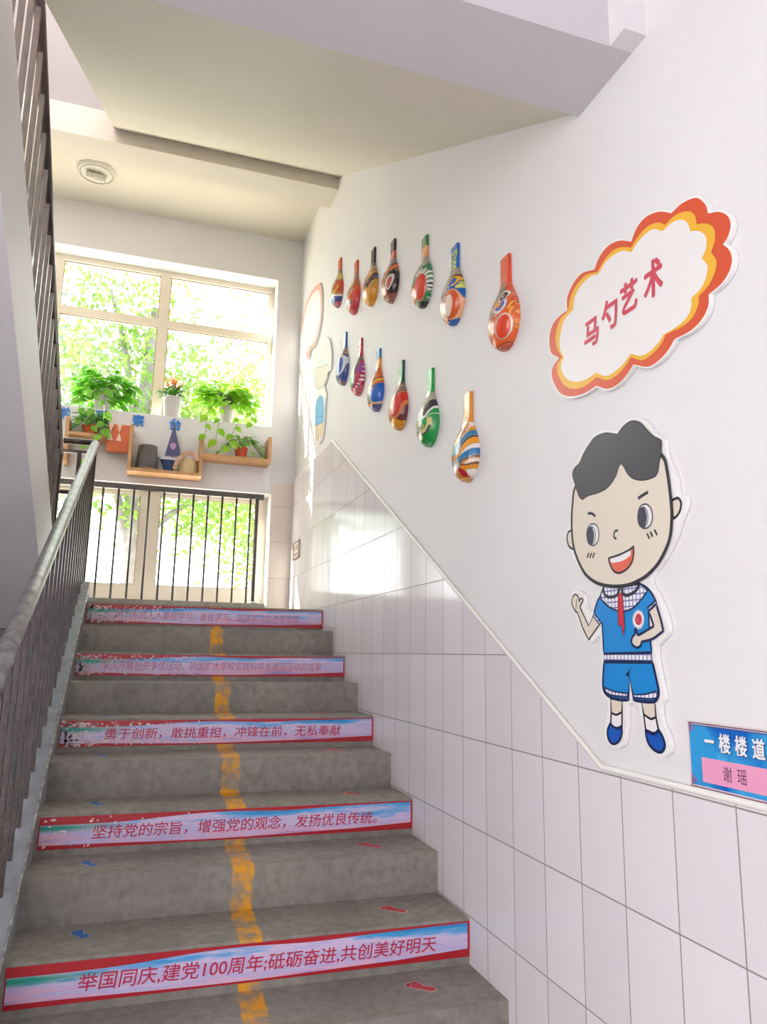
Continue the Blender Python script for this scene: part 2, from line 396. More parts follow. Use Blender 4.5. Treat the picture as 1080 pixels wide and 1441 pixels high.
'hemR':[[(1.677,1.465),(1.626,1.469),(1.579,1.48)],[(1.579,1.48),(1.585,1.462)],[(1.585,1.462),(1.617,1.458),(1.673,1.457)],[(1.673,1.457),(1.677,1.465)]],
'crotch':[[(1.674,1.539),(1.687,1.525)],[(1.687,1.525),(1.69,1.508)],[(1.69,1.508),(1.707,1.515)],[(1.707,1.515),(1.691,1.525),(1.674,1.539)]],
'legL':[[(1.776,1.449),(1.726,1.447)],[(1.726,1.447),(1.728,1.418)],[(1.728,1.418),(1.753,1.409),(1.776,1.412)],[(1.776,1.412),(1.776,1.449)]],
'legR':[[(1.645,1.449),(1.594,1.452)],[(1.594,1.452),(1.592,1.416)],[(1.592,1.416),(1.612,1.41),(1.639,1.419)],[(1.639,1.419),(1.645,1.449)]],
'sockL':[[(1.776,1.412),(1.753,1.409),(1.728,1.418)],[(1.728,1.418),(1.731,1.381)],[(1.731,1.381),(1.761,1.374),(1.78,1.384)],[(1.78,1.384),(1.776,1.412)]],
'sockR':[[(1.639,1.419),(1.612,1.41),(1.592,1.416)],[(1.592,1.416),(1.585,1.386)],[(1.585,1.386),(1.601,1.376),(1.634,1.382)],[(1.634,1.382),(1.639,1.419)]],
'shoeL':[[(1.782,1.384),(1.766,1.376),(1.745,1.375),(1.732,1.383)],[(1.732,1.383),(1.733,1.361),(1.748,1.341),(1.774,1.332),(1.793,1.342),(1.796,1.364),(1.782,1.384)]],
'shoeR':[[(1.634,1.381),(1.615,1.376),(1.597,1.377),(1.584,1.386)],[(1.584,1.386),(1.571,1.372),(1.564,1.353),(1.573,1.338),(1.591,1.334),(1.613,1.341),(1.629,1.357),(1.634,1.381)]],
'f_board':[[(5.356,3.995),(5.188,3.904),(5.121,3.818),(5.084,3.725),(5.098,3.624),(5.175,3.638),(5.2,3.593),(5.28,3.558),(5.211,3.47),(5.24,3.392),(5.243,3.268),(5.276,3.162),(5.363,3.132),(5.446,3.15),(5.539,3.215),(5.562,3.312),(5.594,3.445),(5.659,3.527),(5.667,3.582),(5.568,3.56),(5.621,3.629),(5.662,3.759),(5.629,3.832),(5.553,3.908),(5.52,3.979),(5.483,4.017),(5.356,3.995)]],
'f_hair':[[(5.355,3.984),(5.207,3.902),(5.147,3.818),(5.119,3.739),(5.139,3.654),(5.243,3.728),(5.365,3.754),(5.57,3.815),(5.508,3.891),(5.489,3.967),(5.451,3.998),(5.355,3.984)]],
'f_face':[[(5.569,3.812),(5.365,3.748),(5.243,3.722),(5.146,3.652),(5.202,3.614),(5.301,3.57),(5.446,3.595),(5.544,3.634),(5.62,3.713),(5.607,3.771),(5.569,3.812)]],
'f_shirt':[[(5.521,3.529),(5.417,3.53),(5.301,3.476)],[(5.301,3.476),(5.255,3.358),(5.264,3.313)],[(5.264,3.313),(5.561,3.393)],[(5.561,3.393),(5.564,3.476),(5.521,3.529)]],
'f_shorts':[[(5.561,3.393),(5.264,3.313)],[(5.264,3.313),(5.267,3.275),(5.405,3.297),(5.55,3.319)],[(5.55,3.319),(5.561,3.393)]],
'f_legs':([[(5.532,3.312),(5.426,3.298)],[(5.426,3.298),(5.42,3.168)],[(5.42,3.168),(5.507,3.196)],[(5.507,3.196),(5.532,3.312)]],[[(5.384,3.29),(5.283,3.275)],[(5.283,3.275),(5.3,3.169)],[(5.3,3.169),(5.377,3.18)],[(5.377,3.18),(5.384,3.29)]]),'f_cloud':[[(5.555,4.548),(5.497,4.47),(5.458,4.333),(5.47,4.201),(5.529,4.11),(5.576,4.077),(5.672,4.041),(5.813,4.071)],[(5.813,4.071),(5.901,4.028),(6.061,4.052),(6.189,4.145),(6.197,4.254),(6.248,4.429),(6.18,4.517),(6.092,4.608),(5.908,4.625),(5.741,4.606),(5.555,4.548)]],
'f_cloudw':[[(5.578,4.493),(5.535,4.434),(5.506,4.345),(5.516,4.232),(5.574,4.15),(5.621,4.117),(5.711,4.089),(5.853,4.114)],[(5.853,4.114),(5.971,4.106),(6.075,4.135),(6.146,4.198),(6.168,4.265),(6.203,4.409),(6.134,4.491),(6.046,4.568),(5.852,4.576),(5.71,4.552),(5.578,4.493)]]}

# ------------------------------------------------------------------ shared materials
PAINT = mat('white_wall_paint', (233, 231, 233), 0.55, noise=(3.0, 0.4), col2=(227, 225, 228), bump=(60, 0.03))
BOUNCE_CREAM = mat('bounce_tinted_ceiling', (228, 220, 209), 0.6, noise=(2.5, 0.4), col2=(222, 214, 202))  # warm bounce light put into the ceiling base colour
SLATE = mat('pale_grey_paint', (214, 208, 212), 0.55, noise=(2.5, 0.4), col2=(206, 200, 206))
FRAME = mat('cream_window_frame', (232, 222, 205), 0.4)
DARK = mat('dark_brown_paint', (46, 36, 40), 0.28, noise=(9, 0.2), col2=(80, 62, 58), bump=(80, 0.2))
WORN = mat('worn_steel', (164, 166, 170), 0.34, metal=0.5, noise=(22, 0.2), col2=(118, 116, 116), bump=(90, 0.15))
BARS = mat('grey_brown_bar_paint', (70, 64, 66), 0.4, noise=(40, 0.2), col2=(95, 86, 84))
CURB = mat('blue_grey_curb_paint', (150, 157, 166), 0.25, noise=(12, 0.2), col2=(176, 182, 190), bump=(30, 0.1))
WHITE_EDGE = mat('white_edge_paint', (238, 236, 232), 0.4)

def tile_material(name, base, grout, joint=0.004, py=0.2, pz=0.3125, y0=0.15, z0=0.0, axis='Y'):
    m = bpy.data.materials.new(name)
    m.use_nodes = True
    nt = m.node_tree
    b = nt.nodes['Principled BSDF']
    b.inputs['Roughness'].default_value = 0.09
    b.inputs['Specular IOR Level'].default_value = 0.27
    g = nt.nodes.new('ShaderNodeNewGeometry')
    sep = nt.nodes.new('ShaderNodeSeparateXYZ')
    nt.links.new(g.outputs['Position'], sep.inputs[0])
    def line(src, p, off):
        a = mnode(nt, 'ADD', src, -off)
        a = mnode(nt, 'DIVIDE', a, p)
        fr = mnode(nt, 'FRACT', a)
        d = mnode(nt, 'ABSOLUTE', mnode(nt, 'SUBTRACT', fr, 0.5))
        return mnode(nt, 'GREATER_THAN', d, 0.5 - joint / p / 2), mnode(nt, 'FLOOR', a)
    lu, iu = line(sep.outputs[axis], py, y0)
    lz, iz = line(sep.outputs['Z'], pz, z0)
    mask = mnode(nt, 'MAXIMUM', lu, lz)
    wn = nt.nodes.new('ShaderNodeTexWhiteNoise')
    wn.noise_dimensions = '2D'
    cb = nt.nodes.new('ShaderNodeCombineXYZ')
    nt.links.new(iu, cb.inputs[0])
    nt.links.new(iz, cb.inputs[1])
    nt.links.new(cb.outputs[0], wn.inputs['Vector'])
    m1 = nt.nodes.new('ShaderNodeMix')
    m1.data_type = 'RGBA'
    m1.inputs['A'].default_value = lin(base) + (1,)
    m1.inputs['B'].default_value = lin(tuple(v * 0.965 for v in base)) + (1,)
    nt.links.new(wn.outputs['Value'], m1.inputs['Factor'])
    m2 = nt.nodes.new('ShaderNodeMix')
    m2.data_type = 'RGBA'
    m2.inputs['B'].default_value = lin(grout) + (1,)
    nt.links.new(m1.outputs['Result'], m2.inputs['A'])
    nt.links.new(mask, m2.inputs['Factor'])
    nt.links.new(m2.outputs['Result'], b.inputs['Base Color'])
    rg = mnode(nt, 'MULTIPLY_ADD', mask, 0.5, 0.12)
    nt.links.new(rg, b.inputs['Roughness'])
    # each glazed tile leans by a fraction of a degree, and joints sink
    nz = nt.nodes.new('ShaderNodeTexNoise')
    nz.inputs['Scale'].default_value = 4.5
    nt.links.new(g.outputs['Position'], nz.inputs['Vector'])
    h = mnode(nt, 'MULTIPLY_ADD', mask, -0.3, nz.outputs['Fac'])
    bp = nt.nodes.new('ShaderNodeBump')
    bp.inputs['Strength'].default_value = 0.25
    bp.inputs['Distance'].default_value = 0.006
    nt.links.new(h, bp.inputs['Height'])
    nt.links.new(bp.outputs['Normal'], b.inputs['Normal'])
    return m

TILE = tile_material('white_glazed_tile', (232, 228, 234), (150, 142, 140))
TILE_B = tile_material('warm_lit_glazed_tile', (234, 222, 212), (190, 172, 160), axis='X', y0=0.05)  # warm light on the pier put into the tile colour

def stair_material():
    m = bpy.data.materials.new('worn_concrete_with_yellow_line')
    m.use_nodes = True
    nt = m.node_tree
    b = nt.nodes['Principled BSDF']
    b.inputs['Specular IOR Level'].default_value = 0.4
    g = nt.nodes.new('ShaderNodeNewGeometry')
    sep = nt.nodes.new('ShaderNodeSeparateXYZ')
    nt.links.new(g.outputs['Position'], sep.inputs[0])
    def noise(scale, detail=6, rough=0.6):
        n = nt.nodes.new('ShaderNodeTexNoise')
        n.inputs['Scale'].default_value = scale
        n.inputs['Detail'].default_value = detail
        n.inputs['Roughness'].default_value = rough
        nt.links.new(g.outputs['Position'], n.inputs['Vector'])
        return n.outputs['Fac']
    def rng_(src, a, b_, lo=0.0, hi=1.0):
        r = nt.nodes.new('ShaderNodeMapRange')
        r.inputs['From Min'].default_value = a
        r.inputs['From Max'].default_value = b_
        r.inputs['To Min'].default_value = lo
        r.inputs['To Max'].default_value = hi
        nt.links.new(src, r.inputs['Value'])
        return r.outputs['Result']
    def mix(fac, a, b_):
        x = nt.nodes.new('ShaderNodeMix')
        x.data_type = 'RGBA'
        if isinstance(fac, float): x.inputs['Factor'].default_value = fac
        else: nt.links.new(fac, x.inputs['Factor'])
        for k, v in (('A', a), ('B', b_)):
            if isinstance(v, tuple): x.inputs[k].default_value = lin(v) + (1,)
            else: nt.links.new(v, x.inputs[k])
        return x.outputs['Result']
    big = rng_(noise(2.2), 0.35, 0.65)
    fine = rng_(noise(26), 0.4, 0.72)
    spots = rng_(noise(9, 8, 0.75), 0.64, 0.74)
    c = mix(big, (142, 137, 130), (160, 155, 146))
    c = mix(mnode(nt, 'MULTIPLY', fine, 0.55), c, (104, 99, 94))
    c = mix(mnode(nt, 'MULTIPLY', spots, 0.35), c, (178, 170, 160))
    # worn yellow centre line; its middle drifts a little along the flight
    xc = mnode(nt, 'MULTIPLY_ADD', sep.outputs['Y'], 0.0218, 0.386)
    d = mnode(nt, 'ABSOLUTE', mnode(nt, 'SUBTRACT', sep.outputs['X'], xc))
    d = mnode(nt, 'MULTIPLY_ADD', noise(18), 0.03, d)
    inside = rng_(d, 0.052, 0.058, 1.0, 0.0)
    wear = rng_(noise(11, 7, 0.7), 0.45, 0.60, 1.0, 0.12)
    yl = mnode(nt, 'MULTIPLY', inside, wear)
    c = mix(yl, c, (236, 168, 40))
    nt.links.new(c, b.inputs['Base Color'])
    nt.links.new(rng_(noise(14), 0.3, 0.7, 0.45, 0.75), b.inputs['Roughness'])
    bp = nt.nodes.new('ShaderNodeBump')
    bp.inputs['Strength'].default_value = 0.25
    bp.inputs['Distance'].default_value = 0.004
    nt.links.new(noise(60), bp.inputs['Height'])
    nt.links.new(bp.outputs['Normal'], b.inputs['Normal'])
    return m
CONC = stair_material()
PLAIN_CONC = mat('grey_concrete', (104, 100, 95), 0.6, noise=(8, 0.2), col2=(84, 81, 78), bump=(60, 0.2))

def glass_material():
    m = bpy.data.materials.new('window_glass')
    m.use_nodes = True
    nt = m.node_tree
    nt.nodes.remove(nt.nodes['Principled BSDF'])
    tr = nt.nodes.new('ShaderNodeBsdfTransparent')
    tr.inputs[0].default_value = (0.96, 0.985, 0.975, 1)
    gl = nt.nodes.new('ShaderNodeBsdfGlossy')
    gl.inputs['Roughness'].default_value = 0.02
    lw = nt.nodes.new('ShaderNodeLayerWeight')
    lw.inputs['Blend'].default_value = 0.5
    sch = mnode(nt, 'MULTIPLY_ADD', mnode(nt, 'POWER', lw.outputs['Facing'], 5.0), 0.85, 0.03)
    ms = nt.nodes.new('ShaderNodeMixShader')
    nt.links.new(sch, ms.inputs[0])
    nt.links.new(tr.outputs[0], ms.inputs[1])
    nt.links.new(gl.outputs[0], ms.inputs[2])
    nt.links.new(ms.outputs[0], nt.nodes['Material Output'].inputs['Surface'])
    return m
GLASS = glass_material()

# ------------------------------------------------------------------ stair numbers
RISE, TREAD = 0.154715, 0.300785
Y0, Z0 = 2.4012, 3 * RISE               # nosing of the lowest tread in view (third step)
XL, XR = -0.305, 1.25                   # clear width of the flight
def nose_y(k): return Y0 + k * TREAD    # k = 0 .. 9, 9 = landing
def nose_z(k): return Z0 + k * RISE
def nose_line(y): return Z0 + (y - Y0) * RISE / TREAD
LAND = nose_z(9)
YW = 6.4                                # inner face of the window wall
XW = -2.07                              # left wall of the stairwell

# ------------------------------------------------------------------ room shell
# floor, outside ground
struct(G().box(-6.0, XR, -3.4, 6.4, -0.12, 0.0).make('floor', mat('pale_terrazzo', (178, 173, 170), 0.3, noise=(60, 0.2), col2=(160, 155, 152))), 'pale terrazzo hall floor at the foot of the stairs', 'floor')
struct(G().box(-40, 40, 6.75, 70, -0.3, -0.1).make('ground', mat('pale_paving', (224, 212, 194), 0.8, noise=(0.6, 0.3), col2=(206, 196, 178))), 'pale paved ground outside the stair windows', 'ground')

# right wall
struct(G().box(XR, XR + 0.25, -3.2, YW, 0, 7.4).make('wall_right', PAINT), 'white painted right wall carrying the ladles and cartoon panels', 'wall')
# tiled dado: level by the hall, sloping up with the stairs, level at the landing
DADO = [(-3.2, 0.0), (5.108, 0.0), (5.108, LAND), (YW, LAND), (YW, 3.045), (4.99, 3.045), (1.838, 1.258), (-3.2, 1.258)]
struct(G().extr_x(DADO, XR - 0.012, XR + 0.02).make('trim_1', TILE), 'white glazed wall tiles rising along the stairs', 'wall tiles')
g = G()
path = [(-3.2, 1.258), (1.838, 1.258), (4.99, 3.045), (YW, 3.045)]
g.tube([(XR - 0.006, y, z + 0.004) for y, z in path], 0.009, 8)
struct(g.make('trim_2', WHITE_EDGE, smooth=True), 'rounded white plaster edge along the top of the tiles', 'trim')
# narrow box beside the beam
struct(G().box(1.175, XR, 1.50, 1.566, 3.285, 3.62).make('trim_3', PAINT), 'narrow white strip in the corner above the beam', 'trim')

# window wall with two long openings
g = G()
UX0, UX1, UZ0, UZ1 = -1.85, 1.03, 3.535, 4.955
LX0, LX1, LZ0, LZ1 = -1.85, 1.05, 1.955, 2.925
g.box(XW - 0.25, XR + 0.25, YW, YW + 0.3, -0.3, LZ0)
g.box(XW - 0.25, LX0, YW, YW + 0.3, LZ0, LZ1)
g.box(LX1, XR + 0.25, YW, YW + 0.3, LZ0, LZ1)
g.box(XW - 0.25, XR + 0.25, YW, YW + 0.3, LZ1, UZ0)
g.box(XW - 0.25, UX0, YW, YW + 0.3, UZ0, UZ1)
g.box(UX1, XR + 0.25, YW, YW + 0.3, UZ0, UZ1)
g.box(XW - 0.25, XR + 0.25, YW, YW + 0.3, UZ1, 7.4)
struct(g.make('wall_back', PAINT), 'white window wall at the half landing', 'wall')
struct(G().box(LX1 + 0.002, XR - 0.012, YW - 0.012, YW + 0.004, LAND, 3.025).make('trim_4', TILE_B), 'tiles on the pier right of the lower window, tinted with painted warm light', 'wall tiles')
struct(G().box(-6.0, XR + 0.25, -3.4, -3.2, 0, 7.4).make('wall_front', PAINT), 'unseen white wall added behind the camera to limit the hall light', 'wall')  # unseen wall added to cut down light from behind
g = G()
g.box(-6.2, -6.0, -3.4, -2.6, 0, 3.713); g.box(-6.2, -6.0, 0.9, 1.566, 0, 3.713); g.box(-6.2, -6.0, -2.6, 0.9, 2.7, 3.713)
g.box(-6.2, XW - 0.25, 1.45, 1.566, 0, 3.6)
struct(g.make('wall_hall', PAINT), 'unseen white side walls added to narrow the daylight, with a wide doorway', 'wall')  # unseen walls added to narrow the opening for daylight
# left wall stops short of the hall so daylight comes in from that side
struct(G().box(XW - 0.25, XW, 1.2, YW, 0, 7.4).make('wall_left', PAINT), 'white left wall of the stairwell', 'wall')
# roof over everything, hall ceiling, beams
struct(G().box(XW - 0.25, XR + 0.25, -3.2, YW + 0.3, 7.4, 7.55).make('ceiling', BOUNCE_CREAM), 'ceiling high above the stairwell, tinted with warm bounce light', 'ceiling')
struct(G().box(-6.0, XR + 0.25, -3.2, 1.566, 3.60, 3.713).make('ceiling_hall', PAINT), 'white hall ceiling in front of the beam', 'ceiling')
struct(G().box(XW, XR, 1.566, 1.843, 3.285, 3.713).make('beam', SLATE), 'pale lilac-grey cross beam overhead at the first floor', 'beam')
struct(G().box(XW, XR, 5.07, 5.33, 5.088, 5.52).make('beam.001', BOUNCE_CREAM), 'beam at the edge of the upper landing, tinted with bounce light', 'beam')
struct(G().box(XW, XR, 5.33, YW, 5.372, 5.52).make('ceiling_landing', BOUNCE_CREAM), 'underside of the upper landing with the round lamp, tinted with bounce light', 'ceiling')

# ------------------------------------------------------------------ lower flight and landing
prof = [(nose_y(-2), 0.0)]
for k in range(-2, 10):
    prof += [(nose_y(k), nose_z(k) - RISE), (nose_y(k), nose_z(k))]
prof = prof[1:]
prof += [(YW, LAND), (YW, LAND - 0.157), (nose_y(9) + 0.05, LAND - 0.157), (nose_y(-2) + 0.35, 0.0)]
struct(G().extr_x(prof, XL, XR - 0.001).make('staircase', CONC), 'grey concrete flight of steps with a worn yellow centre line', 'staircase')
struct(G().box(XW, XL, 5.108, YW, LAND - 0.157, LAND).make('landing', PLAIN_CONC), 'concrete half landing beside the upper flight', 'landing')
# thin shadow-dark nosing strips
for k in range(0, 10):
    pass
# sloping painted curb on the open side, with its white edge line
ya, yb = 1.62, 5.36
g = G()
g.extr_x([(ya, nose_line(ya) - 0.28), (yb, nose_line(yb) - 0.28), (yb, nose_line(yb) + 0.02), (ya, nose_line(ya) + 0.02)], -0.445, XL)
struct(g.make('trim_5', CURB), 'glossy blue-grey sloping curb under the left balusters', 'curb')
g = G()
g.tube([(XL - 0.001, ya, nose_line(ya) + 0.02), (XL - 0.001, yb, nose_line(yb) + 0.02)], 0.0045, 6)
struct(g.make('trim_6', mat('chipped_white_line', (205, 205, 200), 0.4, noise=(30, 0.15), col2=(120, 124, 128))), 'chipped white line on the edge of the blue-grey curb', 'trim')
# upstand under the window rail
struct(G().box(-1.85, 1.0, 6.17, YW, LAND, 1.952).make('trim_7', mat('grey_curb', (176, 172, 164), 0.6, noise=(20, 0.2))), 'low grey curb below the window railing', 'curb')

# ------------------------------------------------------------------ upper flight (left lane, rises towards the camera)
XS = -0.52
def up_top(y): return 2.457 + (4.518 - y) * 0.5144
def up_bot(y): return 2.105 + (4.268 - y) * 0.5144
g = G()
g.extr_x([(5.06, up_bot(5.06)), (5.06, up_top(5.06)), (1.56, up_top(1.56)), (1.56, up_bot(1.56))], XS - 0.10, XS)
struct(g.make('trim_8', PAINT), 'white side face of the upper flight', 'stair side')
prof = [(5.10, up_bot(5.10)), (5.10, LAND)]
z = LAND
for k in range(11):
    y = 5.10 - k * 0.3008
    prof += [(y, z + RISE), (y - 0.3008, z + RISE)]
    z += RISE
prof += [(5.10 - 11 * 0.3008, up_bot(5.10 - 11 * 0.3008))]
struct(G().extr_x(prof, XW, XS - 0.10).make('staircase_upper', PAINT), 'white underside of the upper flight on the left', 'staircase')
# next flight over the right lane: a sloping slab whose underside is the warm-tinted slope overhead
g = G()
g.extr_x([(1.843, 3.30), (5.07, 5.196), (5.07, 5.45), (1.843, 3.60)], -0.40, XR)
struct(g.make('ceiling_slope', BOUNCE_CREAM), 'sloping underside of the flight overhead, tinted with bounce light', 'ceiling')
g = G()
g.extr_x([(5.07, 5.315), (5.07, 5.52), (1.3, 5.52 + 3.77 * 0.5144), (1.3, 5.315 + 3.77 * 0.5144)], XW, -0.42)
struct(g.make('ceiling_slope_left', SLATE), 'grey-white underside of the topmost flight at left', 'ceiling')

# ------------------------------------------------------------------ windows
def window(name, x0, x1, z0, z1, bars_x, bars_z, fw, label, y0=6.585, y1=6.645, fb=None, ft=None):
    fb, ft = fb or fw, ft or fw
    w = struct(thing(name, label, 'window', ((x0 + x1) / 2, 6.6, z0)), label, 'window')
    g = G()
    g.box(x0, x1, y0, y1, z0, z0 + fb)
    g.box(x0, x1, y0, y1, z1 - ft, z1)
    g.box(x0, x0 + fw, y0, y1, z0 + fb, z1 - ft)
    g.box(x1 - fw, x1, y0, y1, z0 + fb, z1 - ft)
    cols = [x0 + fw] + [v for b in bars_x for v in b] + [x1 - fw]
    for a, b in bars_x:
        g.box(a, b, y0 + 0.004, y1 - 0.004, z0 + fb, z1 - ft)
    rows = [z0 + fb] + [v for b in bars_z for v in b] + [z1 - ft]
    for a, b in bars_z:
        for i in range(0, len(cols), 2):
            g.box(cols[i], cols[i + 1], y0 + 0.008, y1 - 0.008, a, b)
    f = g.make('window_frame', FRAME, w)
    for i in range(0, len(cols), 2):
        for j in range(0, len(rows), 2):
            G().box(cols[i], cols[i + 1], 6.612, 6.617, rows[j], rows[j + 1]).make('pane', GLASS, w)
            # thin dark gasket round each pane
            q = G()
            a, b, c, d, t = cols[i], cols[i + 1], rows[j], rows[j + 1], 0.006
            q.box(a, b, 6.606, 6.611, c, c + t); q.box(a, b, 6.606, 6.611, d - t, d)
            q.box(a, a + t, 6.606, 6.611, c + t, d - t); q.box(b - t, b, 6.606, 6.611, c + t, d - t)
            q.make('gasket', mat('brown_gasket', (120, 96, 74), 0.5), f)
    return w
window('window_1', UX0, UX1, UZ0, UZ1, [(-0.91, -0.82), (-0.005, 0.085)], [(4.415, 4.49)], 0.045, 'upper window with cream frames behind the potted plants')
window('window_2', LX0, LX1, LZ0, LZ1, [(-1.0, -0.83), (-0.033, 0.13)], [], 0.10, 'lower window with cream frames behind the landing railing', fb=0.145, ft=0.055)

# ------------------------------------------------------------------ railings
def place_copies(first, xs):
    for dx, dy, dz in xs:
        c = first.copy()
        COL.objects.link(c)
        c.parent = first.parent
        c.location = (dx, dy, dz)

XB = -0.36
def rail1_z(y): return 1.521 + (y - 2.473) * (2.981 - 1.521) / (5.461 - 2.473)
r1 = thing('stair_railing', 'dark stair railing with worn steel handrail left of the steps', 'railing', (XB, 3.5, nose_line(3.5)))
ye = 5.46
G().tube([(XB, 1.55, rail1_z(1.55)), (XB, 3.0, rail1_z(3.0)), (XB, ye, rail1_z(ye))], 0.029, 16).make('handrail', WORN, r1, smooth=True)
G().tube([(XB, 1.60, rail1_z(1.60) - 0.034), (XB, ye - 0.02, rail1_z(ye - 0.02) - 0.034)], 0.012, 6).make('rail_strip', DARK, r1)
nb = 25
for k in range(nb):
    y = 1.72 + k * 0.1504
    z0, z1 = nose_line(y) + 0.015, rail1_z(y) - 0.03
    G().box(XB - 0.010, XB + 0.010, y - 0.010, y + 0.010, z0, z1).make('baluster', DARK, r1)
G().box(XB - 0.018, XB + 0.018, 5.405, 5.441, LAND, rail1_z(5.42) - 0.015).make('newel_post', DARK, r1)
G().tube([(XB - 0.01, ye - 0.01, 2.985), (-0.565, ye - 0.01, 2.985)], 0.022, 10).make('cross_bar', DARK, r1, smooth=True)
G().box(-0.565, XB - 0.02, ye - 0.02, ye + 0.0, 2.90, 2.922).make('cross_bar', DARK, r1)
G().box(-0.468, -0.440, ye - 0.022, ye + 0.002, 2.60, 2.90).make('post', DARK, r1)
G().box(-0.64, XB - 0.02, ye - 0.05, ye - 0.03, 2.60, 2.626).make('cross_bar', DARK, r1)

XU = -0.565
def rail2_z(y): return 2.918 + (5.159 - y) * (4.184 - 2.918) / (5.159 - 2.952)
r2 = thing('stair_railing', 'dark railing of the upper flight seen edge-on at top left', 'railing', (XU, 3.5, up_top(3.5)))
G().tube([(XU, 5.3, rail2_z(5.3)), (XU, 3.4, rail2_z(3.4)), (XU, 1.6, rail2_z(1.6))], 0.024, 12).make('handrail', DARK, r2, smooth=True)
for k in range(24):
    y = 5.22 - k * 0.1504
    z0 = up_top(y) - 0.01 if y < 5.06 else LAND + 0.1
    G().box(XU - 0.010, XU + 0.010, y - 0.010, y + 0.010, z0, rail2_z(y) - 0.015).make('baluster', DARK, r2)
G().box(XU - 0.02, XU + 0.02, 5.27, 5.31, LAND, rail2_z(5.29)).make('newel_post', DARK, r2)

YR = 6.25
r3 = thing('window_railing', 'dark grey railing of thin bars in front of the lower window', 'railing', (-0.4, YR, 1.952))
G().box(-1.84, 0.965, YR - 0.022, YR + 0.022, 2.835, 2.88).make('top_rail', BARS, r3)
for k in range(23):
    x = 0.855 - k * 0.1175
    G().tube([(x, YR, 1.95), (x, YR, 2.84)], 0.0085, 8).make('baluster', BARS, r3, smooth=True)
G().tube([(0.912, YR, 1.95), (0.912, YR, 2.84)], 0.014, 8).make('post', BARS, r3, smooth=True)
G().lathe((0.912, YR, 1.952), [(0.001, 0.0), (0.04, 0.0), (0.04, 0.012), (0.015, 0.022)], 16).make('foot_flange', mat('silver_flange', (170, 168, 165), 0.4, metal=0.5), r3)

# ------------------------------------------------------------------ slogan banners on the risers
def banner_material():
    """printed sky: blue, lilac and pink streaks, green towards one end, scuffed white where worn"""
    m = bpy.data.materials.new('banner_sky_print')
    m.use_nodes = True
    nt = m.node_tree
    b = nt.nodes['Principled BSDF']
    b.inputs['Roughness'].default_value = 0.28
    tc = nt.nodes.new('ShaderNodeNewGeometry')
    mp = nt.nodes.new('ShaderNodeMapping')
    mp.inputs['Scale'].default_value = (1.6, 0.8, 16.0)
    mp.inputs['Rotation'].default_value = (0, math.radians(2), 0)
    nt.links.new(tc.outputs['Position'], mp.inputs['Vector'])
    n = nt.nodes.new('ShaderNodeTexNoise')
    n.inputs['Scale'].default_value = 1.6
    n.inputs['Detail'].default_value = 6
    n.inputs['Roughness'].default_value = 0.62
    nt.links.new(mp.outputs[0], n.inputs['Vector'])
    oi = nt.nodes.new('ShaderNodeTexCoord')
    so = nt.nodes.new('ShaderNodeSeparateXYZ')
    nt.links.new(oi.outputs['Object'], so.inputs[0])     # x along the banner, z up from its lower edge
    h = mnode(nt, 'DIVIDE', so.outputs['Z'], 0.118)
    ramp = nt.nodes.new('ShaderNodeValToRGB')
    cr = ramp.color_ramp
    cr.elements[0].position = 0.0
    cr.elements[0].color = lin((178, 150, 212)) + (1,)
    cr.elements[1].position = 1.0
    cr.elements[1].color = lin((50, 140, 214)) + (1,)
    for p, c in ((0.20, (234, 188, 216)), (0.40, (198, 190, 236)), (0.55, (228, 206, 236)), (0.68, (140, 182, 236)), (0.82, (66, 166, 228))):
        e = cr.elements.new(p)
        e.color = lin(c) + (1,)
    f = mnode(nt, 'ADD', mnode(nt, 'MULTIPLY', h, 0.75), mnode(nt, 'MULTIPLY', mnode(nt, 'SUBTRACT', n.outputs['Fac'], 0.5), 1.7))
    f = mnode(nt, 'ADD', f, 0.08)
    nt.links.new(f, ramp.inputs[0])
    # green band at the end next to the railing
    gx = nt.nodes.new('ShaderNodeMapRange')
    gx.inputs['From Min'].default_value = -0.42
    gx.inputs['From Max'].default_value = -0.70
    nt.links.new(so.outputs['X'], gx.inputs['Value'])
    gh = mnode(nt, 'SUBTRACT', 1.0, mnode(nt, 'MULTIPLY', mnode(nt, 'ABSOLUTE', mnode(nt, 'SUBTRACT', h, 0.66)), 6.0))
    gh = mnode(nt, 'MAXIMUM', gh, 0.0)
    gm = mnode(nt, 'MULTIPLY', mnode(nt, 'MULTIPLY', gx.outputs[0], gh), 1.3)
    gm = mnode(nt, 'MINIMUM', gm, 1.0)
    m1 = nt.nodes.new('ShaderNodeMix')
    m1.data_type = 'RGBA'
    m1.inputs['B'].default_value = lin((40, 160, 140)) + (1,)
    nt.links.new(ramp.outputs[0], m1.inputs['A'])
    nt.links.new(gm, m1.inputs['Factor'])
    nt.links.new(m1.outputs['Result'], b.inputs['Base Color'])
    return m
SKY = banner_material()

